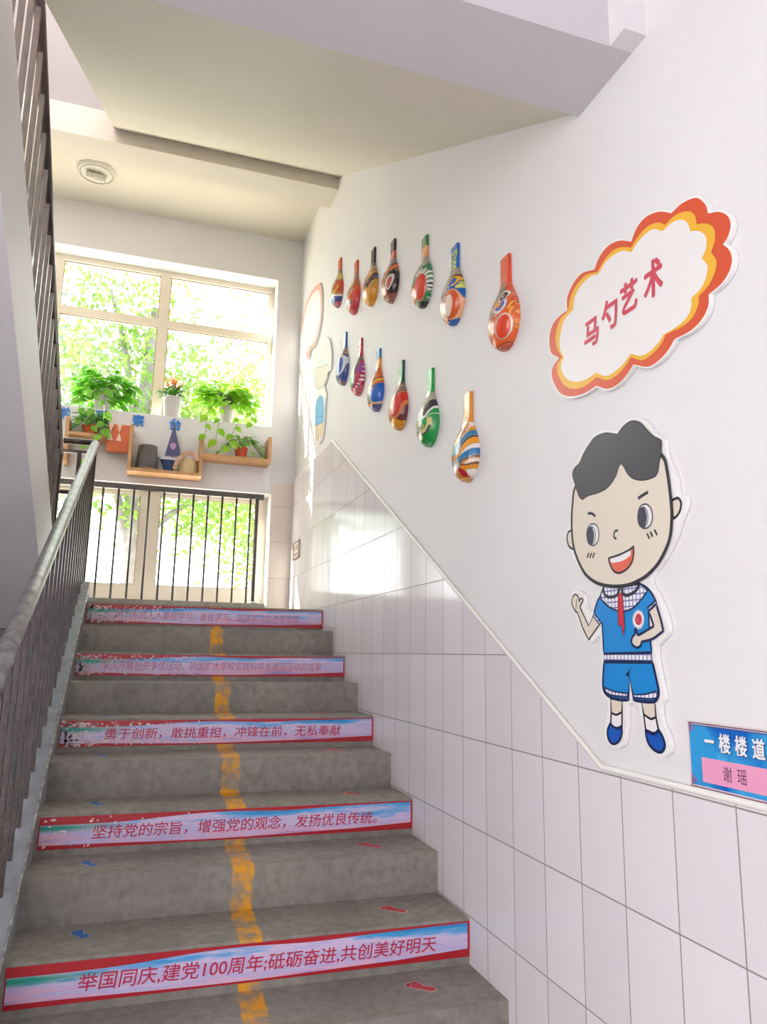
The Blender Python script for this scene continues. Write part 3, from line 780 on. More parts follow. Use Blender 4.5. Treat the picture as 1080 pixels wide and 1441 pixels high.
def red_material(name, wear):
    m = bpy.data.materials.new(name)
    m.use_nodes = True
    nt = m.node_tree
    b = nt.nodes['Principled BSDF']
    b.inputs['Roughness'].default_value = 0.3
    oi = nt.nodes.new('ShaderNodeTexCoord')
    so = nt.nodes.new('ShaderNodeSeparateXYZ')
    nt.links.new(oi.outputs['Object'], so.inputs[0])
    n = nt.nodes.new('ShaderNodeTexNoise')
    n.inputs['Scale'].default_value = 55
    n.inputs['Detail'].default_value = 6
    nt.links.new(oi.outputs['Object'], n.inputs['Vector'])
    gx = nt.nodes.new('ShaderNodeMapRange')
    gx.inputs['From Min'].default_value = -0.78
    gx.inputs['From Max'].default_value = -0.30
    gx.inputs['To Min'].default_value = wear
    gx.inputs['To Max'].default_value = -0.2
    nt.links.new(so.outputs['X'], gx.inputs['Value'])
    s = mnode(nt, 'GREATER_THAN', mnode(nt, 'ADD', n.outputs['Fac'], gx.outputs[0]), 0.62)
    mx = nt.nodes.new('ShaderNodeMix')
    mx.data_type = 'RGBA'
    mx.inputs['A'].default_value = lin((186, 34, 46)) + (1,)
    mx.inputs['B'].default_value = lin((232, 208, 204)) + (1,)
    nt.links.new(s, mx.inputs['Factor'])
    nt.links.new(mx.outputs['Result'], b.inputs['Base Color'])
    return m
RED0 = red_material('banner_red_border', -0.2)
RED1 = red_material('banner_red_border_scuffed', 0.10)
LETTER = mat('crimson_lettering', (196, 38, 78), 0.4)
LETTER_FADED = mat('faded_lettering', (200, 108, 140), 0.4)
SCUFF = mat('white_scuffs', (236, 222, 220), 0.6)

banners = [
    (0, '举国同庆,建党100周年;砥砺奋进,共创美好明天', -0.085, 1.105, 0.0, 'lowest slogan banner, red-edged sky print with the number 100 in it'),
    (2, '坚持党的宗旨，增强党的观念，发扬优良传统。', -0.10, 1.07, 0.15, 'second slogan banner from the bottom, clear crimson writing'),
    (4, '勇于创新，敢挑重担，冲锋在前，无私奉献', -0.10, 1.06, 1.0, 'third slogan banner from the bottom, badly scuffed at its left end'),
    (6, '深入开展创先争优活动，巩固扩大学校实践科学发展观活动的成果', -0.16, 1.09, 0.9, 'fourth slogan banner from the bottom, faded long line of writing'),
    (8, '努力形成人人重视学习、重在学习、坚持学习的浓厚氛围', -0.12, 1.07, 0.8, 'topmost slogan banner, on the riser just under the landing'),
]
BX0, BX1 = -0.293, 1.243
for k, body, tx0, tx1, wear, label in banners:
    yr = nose_y(k + 1)
    zb, zt = nose_z(k) + 0.026, nose_z(k) + 0.144
    cx = (BX0 + BX1) / 2
    t = thing('slogan_banner', label, 'banner', (cx, yr, zb), 'slogan banners on the stair risers')
    G().box(BX0, BX1, yr - 0.003, yr + 0.0005, zb, zt).make('backing', RED1 if wear > 0.5 else RED0, t)
    H = zt - zb
    # sky panel with wavy red margins
    n = 60
    top, bot = [], []
    for i in range(n + 1):
        s = i / n
        x = BX0 + 0.004 + s * (BX1 - BX0 - 0.018)
        wt = 0.76 + 0.155 * (1 / (1 + math.exp(-(s - 0.30) * 20))) - 0.012 * math.sin(s * 11) + 0.03 * s - 0.05 * math.exp(-((s - 0.62) / 0.10) ** 2)
        wb = 0.145 - 0.085 * math.exp(-((s - 0.45) / 0.28) ** 2) + 0.09 * max(0, s - 0.82) / 0.18
        top.append((x, zb + H * wt)); bot.append((x, zb + H * wb))
    v = [(x, yr - 0.0042, z_) for x, z_ in top] + [(x, yr - 0.0042, z_) for x, z_ in bot]
    f = [(i, n + 1 + i, n + 2 + i, i + 1) for i in range(n)]
    mk('sky_panel', v, f, SKY, t)
    if wear > 0.1:
        q = G()
        for i in range(int(420 * wear)):
            s = random.random() ** 2.2
            x = BX0 + 0.02 + s * 0.62
            z_ = zb + 0.006 + random.random() * (H - 0.012)
            if abs(z_ - (zb + 0.66 * H)) < 0.010 and random.random() < 0.7: continue
            r = 0.0015 + 0.0045 * random.random() * (1 - s * 0.6)
            pts = []
            for a in range(6):
                rr_ = r * (0.5 + random.random())
                pts.append((x + rr_ * 1.4 * math.cos(a * math.pi / 3), yr - 0.0045, z_ + rr_ * math.sin(a * math.pi / 3)))
            q.add(pts, [(0, 1, 2, 3, 4, 5)])
        tag(q.make('scuff_marks', SCUFF, t), kind='stuff')
    text_mesh('lettering', body, LETTER if k < 5 else LETTER_FADED, t, riser_mx((tx0 + tx1) / 2, zb + H * (0.47 if k == 0 else 0.48), yr - 0.0052), width=tx1 - tx0, height=0.052, bold=0.007 if k < 5 else 0.002, shear=0.12)

# ------------------------------------------------------------------ footprint stickers
RED_ST = mat('red_sticker', (206, 56, 72), 0.45)
BLUE_ST = mat('blue_sticker', (28, 110, 190), 0.45)
ST_EDGE = mat('sticker_white_rim', (226, 214, 210), 0.5)
where = ['tread below the lowest banner', 'tread above the lowest banner', 'tread below the second banner', 'tread above the second banner', 'tread below the third banner', 'tread above the third banner']
sole = [(0.0, -0.052), (0.018, -0.046), (0.020, -0.025), (0.014, 0.0), (0.024, 0.022), (0.030, 0.036), (0.016, 0.046), (-0.006, 0.046), (-0.022, 0.036), (-0.022, 0.015), (-0.016, -0.015), (-0.018, -0.040), (0.0, -0.052)]
toes = [(-0.019, 0.055, 0.010), (-0.004, 0.060, 0.007), (0.009, 0.059, 0.0062), (0.020, 0.055, 0.0055), (0.029, 0.048, 0.005)]
def sticker(k, cx, cy, ang, m, toed, label):
    z_ = nose_z(k)
    ca, sa = math.cos(ang), math.sin(ang)
    tf = lambda p, h: (cx + 0.86 * (p[0] * ca - p[1] * sa), cy + 0.86 * (p[0] * sa + p[1] * ca), h)
    t = thing('footprint_sticker', label, 'floor sticker', (cx, cy, z_), 'footprint stickers on the treads')
    out = catmull(sole, 5)[:-1]
    rim = G()
    big_ = grow(out, 0.004 if toed else 0.0025)
    rim.add([tf(p, z_ + 0.0008) for p in big_], [tuple(t_) for t_ in tessellate_polygon([[Vector((p[0], p[1], 0)) for p in big_]])])
    g = G()
    g.add([tf(p, z_ + 0.0014) for p in out], [tuple(t_) for t_ in tessellate_polygon([[Vector((p[0], p[1], 0)) for p in out]])])
    if toed:
        for x, y, r in toes:
            g.add([tf((x + r * math.cos(a * math.pi / 6), y + 1.2 * r * math.sin(a * math.pi / 6)), z_ + 0.0014) for a in range(12)], [tuple(range(12))])
            rim.add([tf((x + (r + .0035) * math.cos(a * math.pi / 6), y + (1.2 * r + .0035) * math.sin(a * math.pi / 6)), z_ + 0.0008) for a in range(12)], [tuple(range(12))])
    rim.make('rim', ST_EDGE, t)
    g.make('print', m, t)
for k, y in enumerate([2.565, 2.85, 3.16, 3.455, 3.765, 4.07]):
    sticker(k, 1.004, y, 0.75, RED_ST, True, 'red footprint sticker on the ' + where[k])
for k, y in enumerate([2.90, 3.165, 3.48, 3.78, 4.075]):
    sticker(k + 1, -0.098, y, 0.5, BLUE_ST, False, 'blue shoe-print sticker on the ' + where[k + 1])
# ------------------------------------------------------------------ cartoon panels on the right wall
BOARD = mat('white_foam_board', (240, 238, 238), 0.4)
INK = mat('dark_navy_ink', (44, 40, 52), 0.4)
NAVY = mat('navy_ink', (22, 34, 84), 0.4)
SKIN = mat('printed_skin', (226, 215, 200), 0.35)
BLUE = mat('printed_blue', (24, 138, 214), 0.35)
SHOE = mat('printed_shoe_blue', (18, 88, 182), 0.35)
HAIR = mat('printed_dark_hair', (70, 68, 76), 0.35)
WHITE = mat('printed_white', (238, 236, 240), 0.35)
MOUTH = mat('printed_mouth_red', (224, 102, 82), 0.35)
SCARF = mat('printed_red_scarf', (206, 48, 66), 0.35)
BADGE_RED = mat('printed_badge_red', (204, 66, 84), 0.35)
PUPIL = mat('printed_pupil', (62, 60, 78), 0.35)
ORANGE = mat('printed_orange_red', (216, 82, 46), 0.35)
YELLOW = mat('printed_yellow', (238, 182, 52), 0.35)
CLOUDW = mat('printed_cloud_white', (236, 232, 234), 0.35)
CRIMSON = mat('printed_crimson', (206, 66, 92), 0.35)

def check_material():
    m = bpy.data.materials.new('printed_blue_check')
    m.use_nodes = True
    nt = m.node_tree
    b = nt.nodes['Principled BSDF']
    b.inputs['Roughness'].default_value = 0.35
    g = nt.nodes.new('ShaderNodeNewGeometry')
    sep = nt.nodes.new('ShaderNodeSeparateXYZ')
    nt.links.new(g.outputs['Position'], sep.inputs[0])
    def line(s, p):
        fr = mnode(nt, 'FRACT', mnode(nt, 'DIVIDE', s, p))
        return mnode(nt, 'LESS_THAN', fr, 0.24)
    mx = nt.nodes.new('ShaderNodeMix')
    mx.data_type = 'RGBA'
    mx.inputs['A'].default_value = lin((238, 236, 244)) + (1,)
    mx.inputs['B'].default_value = lin((116, 122, 176)) + (1,)
    nt.links.new(mnode(nt, 'MAXIMUM', line(sep.outputs['Y'], 0.0155), line(sep.outputs['Z'], 0.0155)), mx.inputs['Factor'])
    nt.links.new(mx.outputs['Result'], b.inputs['Base Color'])
    return m
CHECK = check_material()

XP = 1.236                               # printed face of the boards
def art(name, key, m, layer, parent, ink=None, w=0.006, n=6):
    pts = outline(D[key] if isinstance(key, str) else key, n)
    x = XP - 0.0005 * layer
    g = G()
    if m is not None:
        fill_wall(g, pts, x, 0)
    if ink is not None:
        ribbon(g, pts, w, x - 0.00025, True, 1 if m is not None else 0)
    return g.make(name, [q for q in (m, ink) if q is not None], parent)
def stroke(name, pts, m, w, layer, parent):
    g = G()
    for p in pts:
        c = catmull(p, 6)
        ribbon(g, c, w, XP - 0.0005 * layer, False)
    return g.make(name, m, parent)
def rename(o, label):
    o['label'] = label
    return o

# near boy
bpts = outline(D['board'], 6)
boy = thing('cartoon_boy_panel', 'large cartoon schoolboy cut-out in blue uniform, right of the ladles', 'wall panel', (XR, 1.62, min(p[1] for p in bpts)))
g = G(); slab_wall(g, bpts, XP, XR - 0.002); g.make('board', BOARD, boy)
for k in ('ear1', 'ear2'):
    art('ear', k, SKIN, 1, boy, INK, 0.007)
art('leg', 'legL', SKIN, 1, boy, INK, 0.006); art('leg', 'legR', SKIN, 1, boy, INK, 0.006)
art('sock', 'sockL', WHITE, 1.4, boy, INK, 0.006); art('sock', 'sockR', WHITE, 1.4, boy, INK, 0.006)
art('shoe', 'shoeL', SHOE, 2, boy, NAVY, 0.007); art('shoe', 'shoeR', SHOE, 2, boy, NAVY, 0.008)
s = art('shorts', 'shorts', BLUE, 2, boy, NAVY, 0.008)
art('hem', 'hemL', CHECK, 3, s, NAVY, 0.004); art('hem', 'hemR', CHECK, 3, s, NAVY, 0.004)
art('crease', 'crotch', NAVY, 3, s)
art('arm', 'armL', SKIN, 1.5, boy, INK, 0.005)
s = art('shirt', 'shirt', BLUE, 2.5, boy, NAVY, 0.006)
art('yoke', 'yoke', CHECK, 3.2, s, NAVY, 0.005)
art('cuff', 'cuffL', CHECK, 3.2, s, NAVY, 0.004); art('cuff', 'cuffR', CHECK, 3.2, s, NAVY, 0.006)
art('waistband', 'waist', CHECK, 3.2, s, NAVY, 0.007)
art('collar', 'colL', CHECK, 4, s, INK, 0.009); art('collar', 'colR', CHECK, 4, s, INK, 0.009)
art('scarf', 'scarf', SCARF, 5, boy, INK, 0.0025)
bd = art('badge', 'badge', WHITE, 4, boy, mat('badge_rim', (190, 196, 216), 0.4), 0.004)
art('ring', 'badge2', BADGE_RED, 4.6, bd); art('swirl', 'badge3', WHITE, 5.2, bd)
cy, cz = np.mean(outline(D['badge3']), 0)
g = G(); fill_wall(g, [(cy + 0.008 * math.cos(a) - 0.002, cz + 0.011 * math.sin(a)) for a in np.linspace(0, 6.0, 14)], XP - 0.0005 * 5.8); g.make('core', BADGE_RED, bd)
art('arm', 'armR', SKIN, 4.5, boy, NAVY, 0.007)
# the finger lines of the raised hand
c0 = np.array(D['armL'][2])
stroke('finger_line', [[tuple(c0[5] + (c0[8] - c0[5]) * 0.25), tuple(c0[5] + (c0[8] - c0[5]) * 0.45 + np.array([0, -0.03]))]], INK, 0.003, 2.2, boy)
art('face', 'face', SKIN, 6, boy, INK, 0.010)
art('hair', 'hair', HAIR, 7, boy, mat('hair_edge', (48, 46, 52), 0.4), 0.004)
for a, b, c in (('eyeR', 'irR', 'pupR'), ('eyeL', 'irL', 'pupL')):
    e = art('eye', a, WHITE, 7, boy, PUPIL, 0.004)
    art('iris', b, WHITE, 7.6, e, PUPIL, 0.003)
    art('pupil', c, PUPIL, 8.2, e)
stroke('eyebrow', [D['browR']], INK, 0.009, 7, boy); stroke('eyebrow', [D['browL']], INK, 0.008, 7, boy)
stroke('nose', [D['nose']], INK, 0.006, 7, boy)
stroke('cheek_marks', D['chk'], INK, 0.006, 7, boy)
mo = art('mouth', 'mouth', MOUTH, 7, boy, INK, 0.006)
art('teeth', 'teeth', WHITE, 7.6, mo)

# far child panel
fp = outline(D['f_board'], 6)
kid = thing('cartoon_child_panel', 'cartoon child cut-out in light blue with glare-whitened hair at the landing corner', 'wall panel', (XR, 5.4, min(p[1] for p in fp)))
g = G(); slab_wall(g, fp, XP, XR - 0.002); g.make('board', BOARD, kid)
PALEB = mat('printed_light_blue', (96, 176, 232), 0.35)
art('hair', 'f_hair', mat('glare_white_hair', (224, 224, 226), 0.3), 1, kid)  # the whitening glare is put into the hair colour
art('face', 'f_face', SKIN, 2, kid, mat('pale_outline', (170, 164, 160), 0.4), 0.006)
art('shirt', 'f_shirt', PALEB, 2, kid); art('shorts', 'f_shorts', PALEB, 2.5, kid, mat('hem_blue', (60, 140, 206), 0.4), 0.006)
for q in D['f_legs']:
    art('leg', q, mat('printed_legs', (232, 208, 160), 0.35), 2, kid, mat('shoe_salmon', (226, 140, 110), 0.4), 0.006)

# cloud panels
def base_pts(keys): return outline(D[keys], 7)
cp = base_pts('cl_red')
cloud = thing('cloud_sign', 'large white cloud sign with orange and yellow rim and four crimson characters', 'wall sign', (XR, 1.6, min(p[1] for p in cp)))
g = G(); ctr = np.mean(cp, 0); slab_wall(g, [tuple(ctr + (np.array(p) - ctr) * 1.022) for p in cp], XP, XR - 0.002); g.make('board', BOARD, cloud)
art('orange_rim', 'cl_red', ORANGE, 1, cloud, n=7)
art('yellow_rim', 'cl_yel', YELLOW, 2, cloud, n=7)
art('white_face', 'cl_wht', CLOUDW, 3, cloud, n=7)
for ch, y, z_, h in (('马', 1.797, 2.512, 0.082), ('勺', 1.704, 2.530, 0.090), ('艺', 1.613, 2.543, 0.088), ('术', 1.512, 2.545, 0.100)):
    text_mesh('character', ch, CRIMSON, cloud, wall_mx(y, z_, XP - 0.0025), width=0.072, height=h, bold=0.035, shear=0.08)
fc = base_pts('f_cloud')
cloud2 = thing('cloud_sign', 'smaller pale cloud sign with salmon ends near the window corner', 'wall sign', (XR, 5.9, min(p[1] for p in fc)))
g = G(); slab_wall(g, fc, XP, XR - 0.002); g.make('board', BOARD, cloud2)
art('salmon_rim', 'f_cloud', mat('printed_salmon', (240, 170, 150), 0.35), 1, cloud2)
art('white_face', 'f_cloudw', CLOUDW, 2, cloud2)

# blue corridor sign
XQ = 1.243
sg = thing('corridor_sign', 'blue corridor sign with pink name strip above the tiles', 'wall sign', (XR, 1.31, 1.270))
G().box(XQ, XR - 0.001, 1.125, 1.490, 1.270, 1.416).make('board', mat('sign_cream_border', (226, 208, 212), 0.35), sg)
def sign_blue():
    m = bpy.data.materials.new('sign_blue_print')
    m.use_nodes = True
    nt = m.node_tree
    b = nt.nodes['Principled BSDF']
    b.inputs['Roughness'].default_value = 0.3
    tc = nt.nodes.new('ShaderNodeNewGeometry')
    n = nt.nodes.new('ShaderNodeTexNoise')
    n.inputs['Scale'].default_value = 14
    n.inputs['Detail'].default_value = 3
    nt.links.new(tc.outputs['Position'], n.inputs['Vector'])
    r = nt.nodes.new('ShaderNodeValToRGB')
    r.color_ramp.elements[0].position = 0.38
    r.color_ramp.elements[0].color = lin((14, 100, 196)) + (1,)
    r.color_ramp.elements[1].position = 0.70
    r.color_ramp.elements[1].color = lin((70, 180, 232)) + (1,)
    nt.links.new(n.outputs['Fac'], r.inputs[0])
    nt.links.new(r.outputs[0], b.inputs['Base Color'])
    return m
g = G(); g.box(XQ - 0.0006, XQ, 1.131, 1.484, 1.277, 1.410); face_ = g.make('blue_face', sign_blue(), sg)
g = G()
fan = [(1.484, 1.29), (1.484, 1.395), (1.470, 1.410), (1.430, 1.410), (1.412, 1.385), (1.400, 1.340), (1.402, 1.320), (1.46, 1.300)]
fill_wall(g, fan, XQ - 0.0010); g.make('pale_fan', mat('sign_light_blue', (50, 156, 222), 0.3), face_)
g = G()
ribbon(g, [(1.127, 1.413), (1.488, 1.413)], 0.002, XQ - 0.0012, False); ribbon(g, [(1.127, 1.273), (1.488, 1.273)], 0.002, XQ - 0.0012, False)
ribbon(g, [(1.127, 1.408), (1.488, 1.408)], 0.0012, XQ - 0.0012, False)
g.make('line_border', mat('sign_dark_line', (96, 40, 72), 0.4), sg)
for zc in (1.400, 1.285):
    g = G()
    for k in range(3):
        a = 0.003 + k * 0.006
        ribbon(g, [(1.487 - a, zc - 0.011 + k * 0.004), (1.487 - a, zc + 0.011 - k * 0.004), (1.487 - a - 0.008 + k * 0.002, zc + 0.011 - k * 0.004)], 0.0022, XQ - 0.0014, False)
    g.make('corner_scroll', mat('sign_scroll_red', (206, 84, 92), 0.4), sg)
strip_ = G().box(XQ - 0.0022, XQ - 0.0006, 1.135, 1.4475, 1.287, 1.340).make('name_strip', mat('pink_strip', (236, 160, 196), 0.45), sg)
for ch, y in (('一', 1.4205), ('楼', 1.374), ('楼', 1.327), ('道', 1.279)):
    kw = dict(width=0.028, height=0.005, bold=0.02) if ch == '一' else dict(width=0.032, height=0.040, bold=0.028)
    text_mesh('heading', ch, mat('sign_shadow', (20, 50, 110), 0.4), face_, wall_mx(y - 0.0015, 1.3755, XQ - 0.0016), **kw)
    text_mesh('heading', ch, WHITE, face_, wall_mx(y, 1.377, XQ - 0.0020), **kw)
for ch, y in (('谢', 1.3705), ('瑶', 1.329)):
    text_mesh('name', ch, mat('strip_ink', (96, 56, 92), 0.5), strip_, wall_mx(y, 1.314, XQ - 0.0028), width=0.026, height=0.032)

# small plaque near the window corner
pl = thing('plaque', 'small brown-framed plaque low on the right wall by the window', 'plaque', (XR - 0.012, 6.05, 2.33))
py0, py1, pz0, pz1 = 5.96, 6.22, 2.325, 2.475
xp0 = XR - 0.022
G().box(xp0, XR - 0.0125, py0, py1, pz0, pz1).make('plate', mat('plaque_cream', (214, 200, 186), 0.4), pl)
g = G()
PB = mat('plaque_brown', (142, 116, 100), 0.5)
for a in ((py0, py1, pz0, pz0 + .015), (py0, py1, pz1 - .015, pz1), (py0, py0 + .03, pz0, pz1), (py1 - .03, py1, pz0, pz1)):
    g.box(xp0 - 0.003, xp0, *a)
g.make('frame', PB, pl)
g = G()
for a in ((6.03, 6.07, 2.40, 2.44), (6.11, 6.15, 2.40, 2.44), (6.03, 6.15, 2.355, 2.375)):
    g.box(xp0 - 0.002, xp0, *a)
g.make('symbol', PB, pl)

# ------------------------------------------------------------------ painted wooden ladles
def paint_material():
    m = bpy.data.materials.new('glossy_painted_wood')
    m.use_nodes = True
    nt = m.node_tree
    b = nt.nodes['Principled BSDF']
    b.inputs['Roughness'].default_value = 0.22
    b.inputs['Coat Weight'].default_value = 0.5
    b.inputs['Coat Roughness'].default_value = 0.08
    a = nt.nodes.new('ShaderNodeAttribute')
    a.attribute_name = 'paint'
    nt.links.new(a.outputs['Color'], b.inputs['Base Color'])
    return m
LACQ = paint_material()
RIMW = mat('pale_ladle_rim', (214, 200, 178), 0.4)
VT = [0, 1, 3, 6, 9, 12, 15, 18, 21, 23, 25, 27, 30, 37.8]
WT = [0.4, 4.0, 6.7, 8.7, 9.7, 9.8, 9.2, 8.0, 6.2, 4.8, 4.0, 3.7, 3.6, 3.6]
DT = [0.15, 2.9, 4.6, 5.7, 6.1, 6.1, 5.6, 4.9, 3.5, 2.5, 1.7, 1.2, 0.9, 0.9]
def ladle_grid(v0, v1, nv, nu):
    vs = np.linspace(v0, v1, nv)
    w = np.interp(vs, VT, WT)
    # smooth the tables
    k = lambda T: np.array([np.mean(np.interp(np.clip(v + np.linspace(-1.2, 1.2, 9), 0, 37.8), VT, T)) if 1.2 < v < 36.5 else np.interp(v, VT, T) for v in vs])
    w, d = k(WT), k(DT)
    s = np.linspace(-1, 1, nu)
    s = np.sign(s) * (1 - (1 - np.abs(s)) ** 1.5)
    pw = np.interp(vs, [0, 20, 27, 37.8], [2.2, 2.2, 7, 9])
    U = w[:, None] * s[None, :]
    V = np.repeat(vs[:, None], nu, 1)
    Dp = d[:, None] * np.maximum(0, 1 - np.abs(s)[None, :] ** pw[:, None]) ** (1 / np.minimum(pw, 2.4))[:, None] + 0.5 * np.minimum(1, vs / 0.8)[:, None]
    return U, V, Dp, s

def sd_seg(U, V, pts):
    dmin = np.full(U.shape, 1e9)
    for (ax, ay), (bx, by) in zip(pts[:-1], pts[1:]):
        dx, dy = bx - ax, by - ay
        t = np.clip(((U - ax) * dx + (V - ay) * dy) / (dx * dx + dy * dy + 1e-9), 0, 1)
        dmin = np.minimum(dmin, np.hypot(U - ax - t * dx, V - ay - t * dy))
    return dmin
def E(cx, cy, rx, ry, c, rot=0):
    def f(U, V):
        a = math.radians(rot)
        x, y = (U - cx) * math.cos(a) + (V - cy) * math.sin(a), -(U - cx) * math.sin(a) + (V - cy) * math.cos(a)
        return (x / rx) ** 2 + (y / ry) ** 2 < 1
    return f, c
def S(pts, w, c):
    p = catmull(pts, 5)
    return (lambda U, V: sd_seg(U, V, p) < w / 2), c
def B(v0, v1, c, u0=-1, u1=99):
    return (lambda U, V: (V >= v0) & (V <= v1) & (U >= u0) & (U <= u1)), c
def P(pts, c):
    def f(U, V):
        ins = np.zeros(U.shape, bool)
        for (ax, ay), (bx, by) in zip(pts, pts[1:] + pts[:1]):
            cond = (ay > V) != (by > V)
            ins ^= cond & (U < (bx - ax) * (V - ay) / ((by - ay) if by != ay else 1e-9) + ax)
        return ins
    return f, c

def ladle(y, z0, base, layers, label, group):
    t = thing('painted_ladle', label, 'painted ladle', (XR, y, z0), group)
    for name, v0, v1, nv, nu in (('bowl', 0.0, 26.0, 150, 97), ('handle', 26.0, 37.8, 50, 33)):
        U, V, Dp, s = ladle_grid(v0, v1, nv, nu)
        col = np.zeros(U.shape + (3,))
        col[:] = lin(base)
        A = np.abs(U) / 1.18
        ids = np.zeros(U.shape, int)
        prng = random.Random(int(y * 100))
        scr = []
        for i in range(9):                       # loose lines on the brow imitating the glint of gloss
            u0, v0_ = prng.uniform(0.3, 3.4), prng.uniform(9, 24)
            pts_ = [(u0, v0_)]
            for k in range(3):
                pts_.append((max(0.1, pts_[-1][0] + prng.uniform(-1.0, 1.0)), pts_[-1][1] - prng.uniform(0.8, 2.2)))
            scr.append(S(pts_, 0.32, prng.choice(((70, 62, 58), (214, 206, 194), (96, 86, 80)))))
        body = [l for l in layers]
        for i, (f, c) in enumerate(body):
            q = f(A, V)
            col[q] = lin(c)
            ids[q] = i + 1
            if i == len(body) // 2:
                for f2, c2 in scr:
                    q2 = f2(A, V) & (A < 4.2)
                    col[q2] = lin(c2)
        # thin brushed outlines where two colours meet
        edge = np.zeros(U.shape, bool)
        edge[:-1] |= ids[:-1] != ids[1:]
        edge[:, :-1] |= ids[:, :-1] != ids[:, 1:]
        if name == 'bowl':
            lum = col.mean(2)
            dark = np.array(lin((58, 44, 42)))
            light = np.array(lin((226, 212, 196)))
            tgt = np.where((lum > 0.12)[..., None], dark, light)
            col[edge] = col[edge] * 0.45 + tgt[edge] * 0.55
        verts = np.stack([XR - Dp.ravel() / 100, y - U.ravel() / 100, z0 + V.ravel() / 100], 1)
        n = nu
        faces = [(i * n + j, i * n + j + 1, (i + 1) * n + j + 1, (i + 1) * n + j) for i in range(nv - 1) for j in range(n - 1)]
        cols = col.reshape(-1, 3)
        # sides back to the wall, end cap
        nvt = len(verts)
        rim = [i * n for i in range(nv)] + [i * n + n - 1 for i in range(nv)]
        back = verts[rim].copy(); back[:, 0] = XR - 0.001
        verts = np.vstack([verts, back]); cols = np.vstack([cols, cols[rim]])
        for i in range(nv - 1):
            faces.append((i * n, (i + 1) * n, nvt + i + 1, nvt + i))
            faces.append((i * n + n - 1, nvt + nv + i, nvt + nv + i + 1, (i + 1) * n + n - 1))
        if name == 'handle':
            m0 = len(verts)
            top = verts[(nv - 1) * n:nv * n].copy(); top2 = top.copy(); top2[:, 0] = XR - 0.001
            verts = np.vstack([verts, top, top2]); cols = np.vstack([cols, np.tile(np.array([lin((236, 222, 196))]), (2 * n, 1))])
            for j in range(n - 1):
                faces.append((m0 + j, m0 + j + 1, m0 + n + j + 1, m0 + n + j))
        o = mk(name, verts, faces, LACQ, t, smooth=True)
        at = o.data.attributes.new('paint', 'FLOAT_COLOR', 'POINT')
        at.data.foreach_set('color', np.hstack([cols, np.ones((len(cols), 1))]).ravel())
    return t

SIL = (168, 158, 150)   # silvery grey brow, gloss put into the colour
TOP, LOW = 'painted ladles in the upper row', 'painted ladles in the lower row'
K, W_, RD, OR, YE, BL, GR = (34, 30, 36), (240, 236, 228), (206, 46, 40), (222, 92, 36), (236, 178, 44), (24, 98, 176), (16, 122, 70)
ladle(4.93, 4.044, (196, 160, 72), [B(28.5, 37.8, (214, 92, 36)), B(25, 28.5, (150, 110, 80)), S([(0, 24), (4, 22), (7, 17)], 1.6, (204, 178, 90)), S([(0, 21), (4, 19), (6, 13)], 1.2, (120, 100, 80)),
      P([(3, 12), (6, 18), (9, 19), (10, 12), (7, 7), (4, 8)], (206, 76, 60)), S([(0.5, 10), (2.5, 8.5), (5, 9), (7, 12)], 1.7, YE), B(0, 6.2, (58, 66, 150)), S([(0, 6), (3, 7), (6, 5.5), (9, 7)], 1.2, W_), B(0, 2.2, (190, 84, 110)), P([(7, 6), (9.9, 14), (9.9, 6)], (212, 92, 40))],
      'small orange-handled ladle with blue chin, leftmost in the upper row', TOP)
ladle(4.475, 3.783, (222, 84, 40), [B(30, 37.8, (216, 76, 44)), B(24, 30, (172, 104, 74)), P([(0, 24), (4, 24), (7, 18), (4, 14), (0, 14)], (180, 96, 62)), E(1.8, 19, 2.6, 3.0, (212, 196, 84)), E(1.8, 19, 1.2, 1.4, (236, 224, 150)), E(2.2, 15, 1.6, 2.4, (150, 150, 110)),
      S([(1, 12), (4, 11.5), (6.5, 14)], 1.0, (244, 190, 120)), B(0, 6, (208, 62, 76)), P([(7, 12), (10, 15), (10, 5), (6, 6)], (216, 66, 60)), E(2.4, 6.5, 2.2, 1.7, (110, 116, 96)), E(2.4, 6.5, 1.0, 0.8, K)],
      'orange-handled ladle with yellow disc and pink tip, second in the upper row', TOP)
ladle(4.085, 3.662, (226, 158, 44), [B(27, 37.8, K), B(24.5, 27, (120, 108, 106)), P([(0, 24.5), (4.2, 24.5), (7, 20), (3, 18), (0, 20)], (190, 168, 110)), S([(1.5, 18), (4, 21), (6, 22.5)], 1.3, (216, 96, 44)), P([(0, 18), (3.5, 20), (4.5, 14), (1, 9), (0, 10)], (214, 128, 44)),
      P([(2, 9.5), (5, 9), (9.9, 16), (9.9, 20), (8, 22), (5, 15)], (62, 40, 50)), S([(8, 15), (9.6, 17)], 1.6, (120, 84, 160)), E(1.8, 12.5, 1.8, 1.6, (190, 96, 120)), S([(6, 8), (9, 13)], 0.8, (196, 176, 90))],
      'black-handled ladle with yellow bowl and dark diagonal band', TOP)
ladle(3.70, 3.502, (222, 92, 40), [B(30.5, 37.8, K), B(25, 30.5, (186, 74, 58)), E(1.2, 28, 1.5, 1.8, (214, 110, 84)), P([(0, 25.5), (4, 25.5), (9, 22), (5, 20), (0, 19)], (150, 132, 150)), P([(0, 19), (3, 20), (4, 12), (2, 8), (0, 8)], (200, 116, 110)), S([(2.5, 17), (5, 20.5)], 1.4, (74, 42, 40)),
      P([(3, 3), (3, 9), (4.5, 14), (5, 17.5), (6, 15), (7, 18), (7.4, 15.2), (9, 17), (9.9, 14), (9, 6), (6, 2)], (48, 34, 38)), E(5.4, 9.2, 2.0, 4.3, (228, 214, 222), -22), E(5.4, 8.8, 1.2, 3.0, (196, 84, 56), -22), B(0, 3, (160, 96, 92))],
      'black-handled ladle with orange brow and white-ringed dark eye patch', TOP)
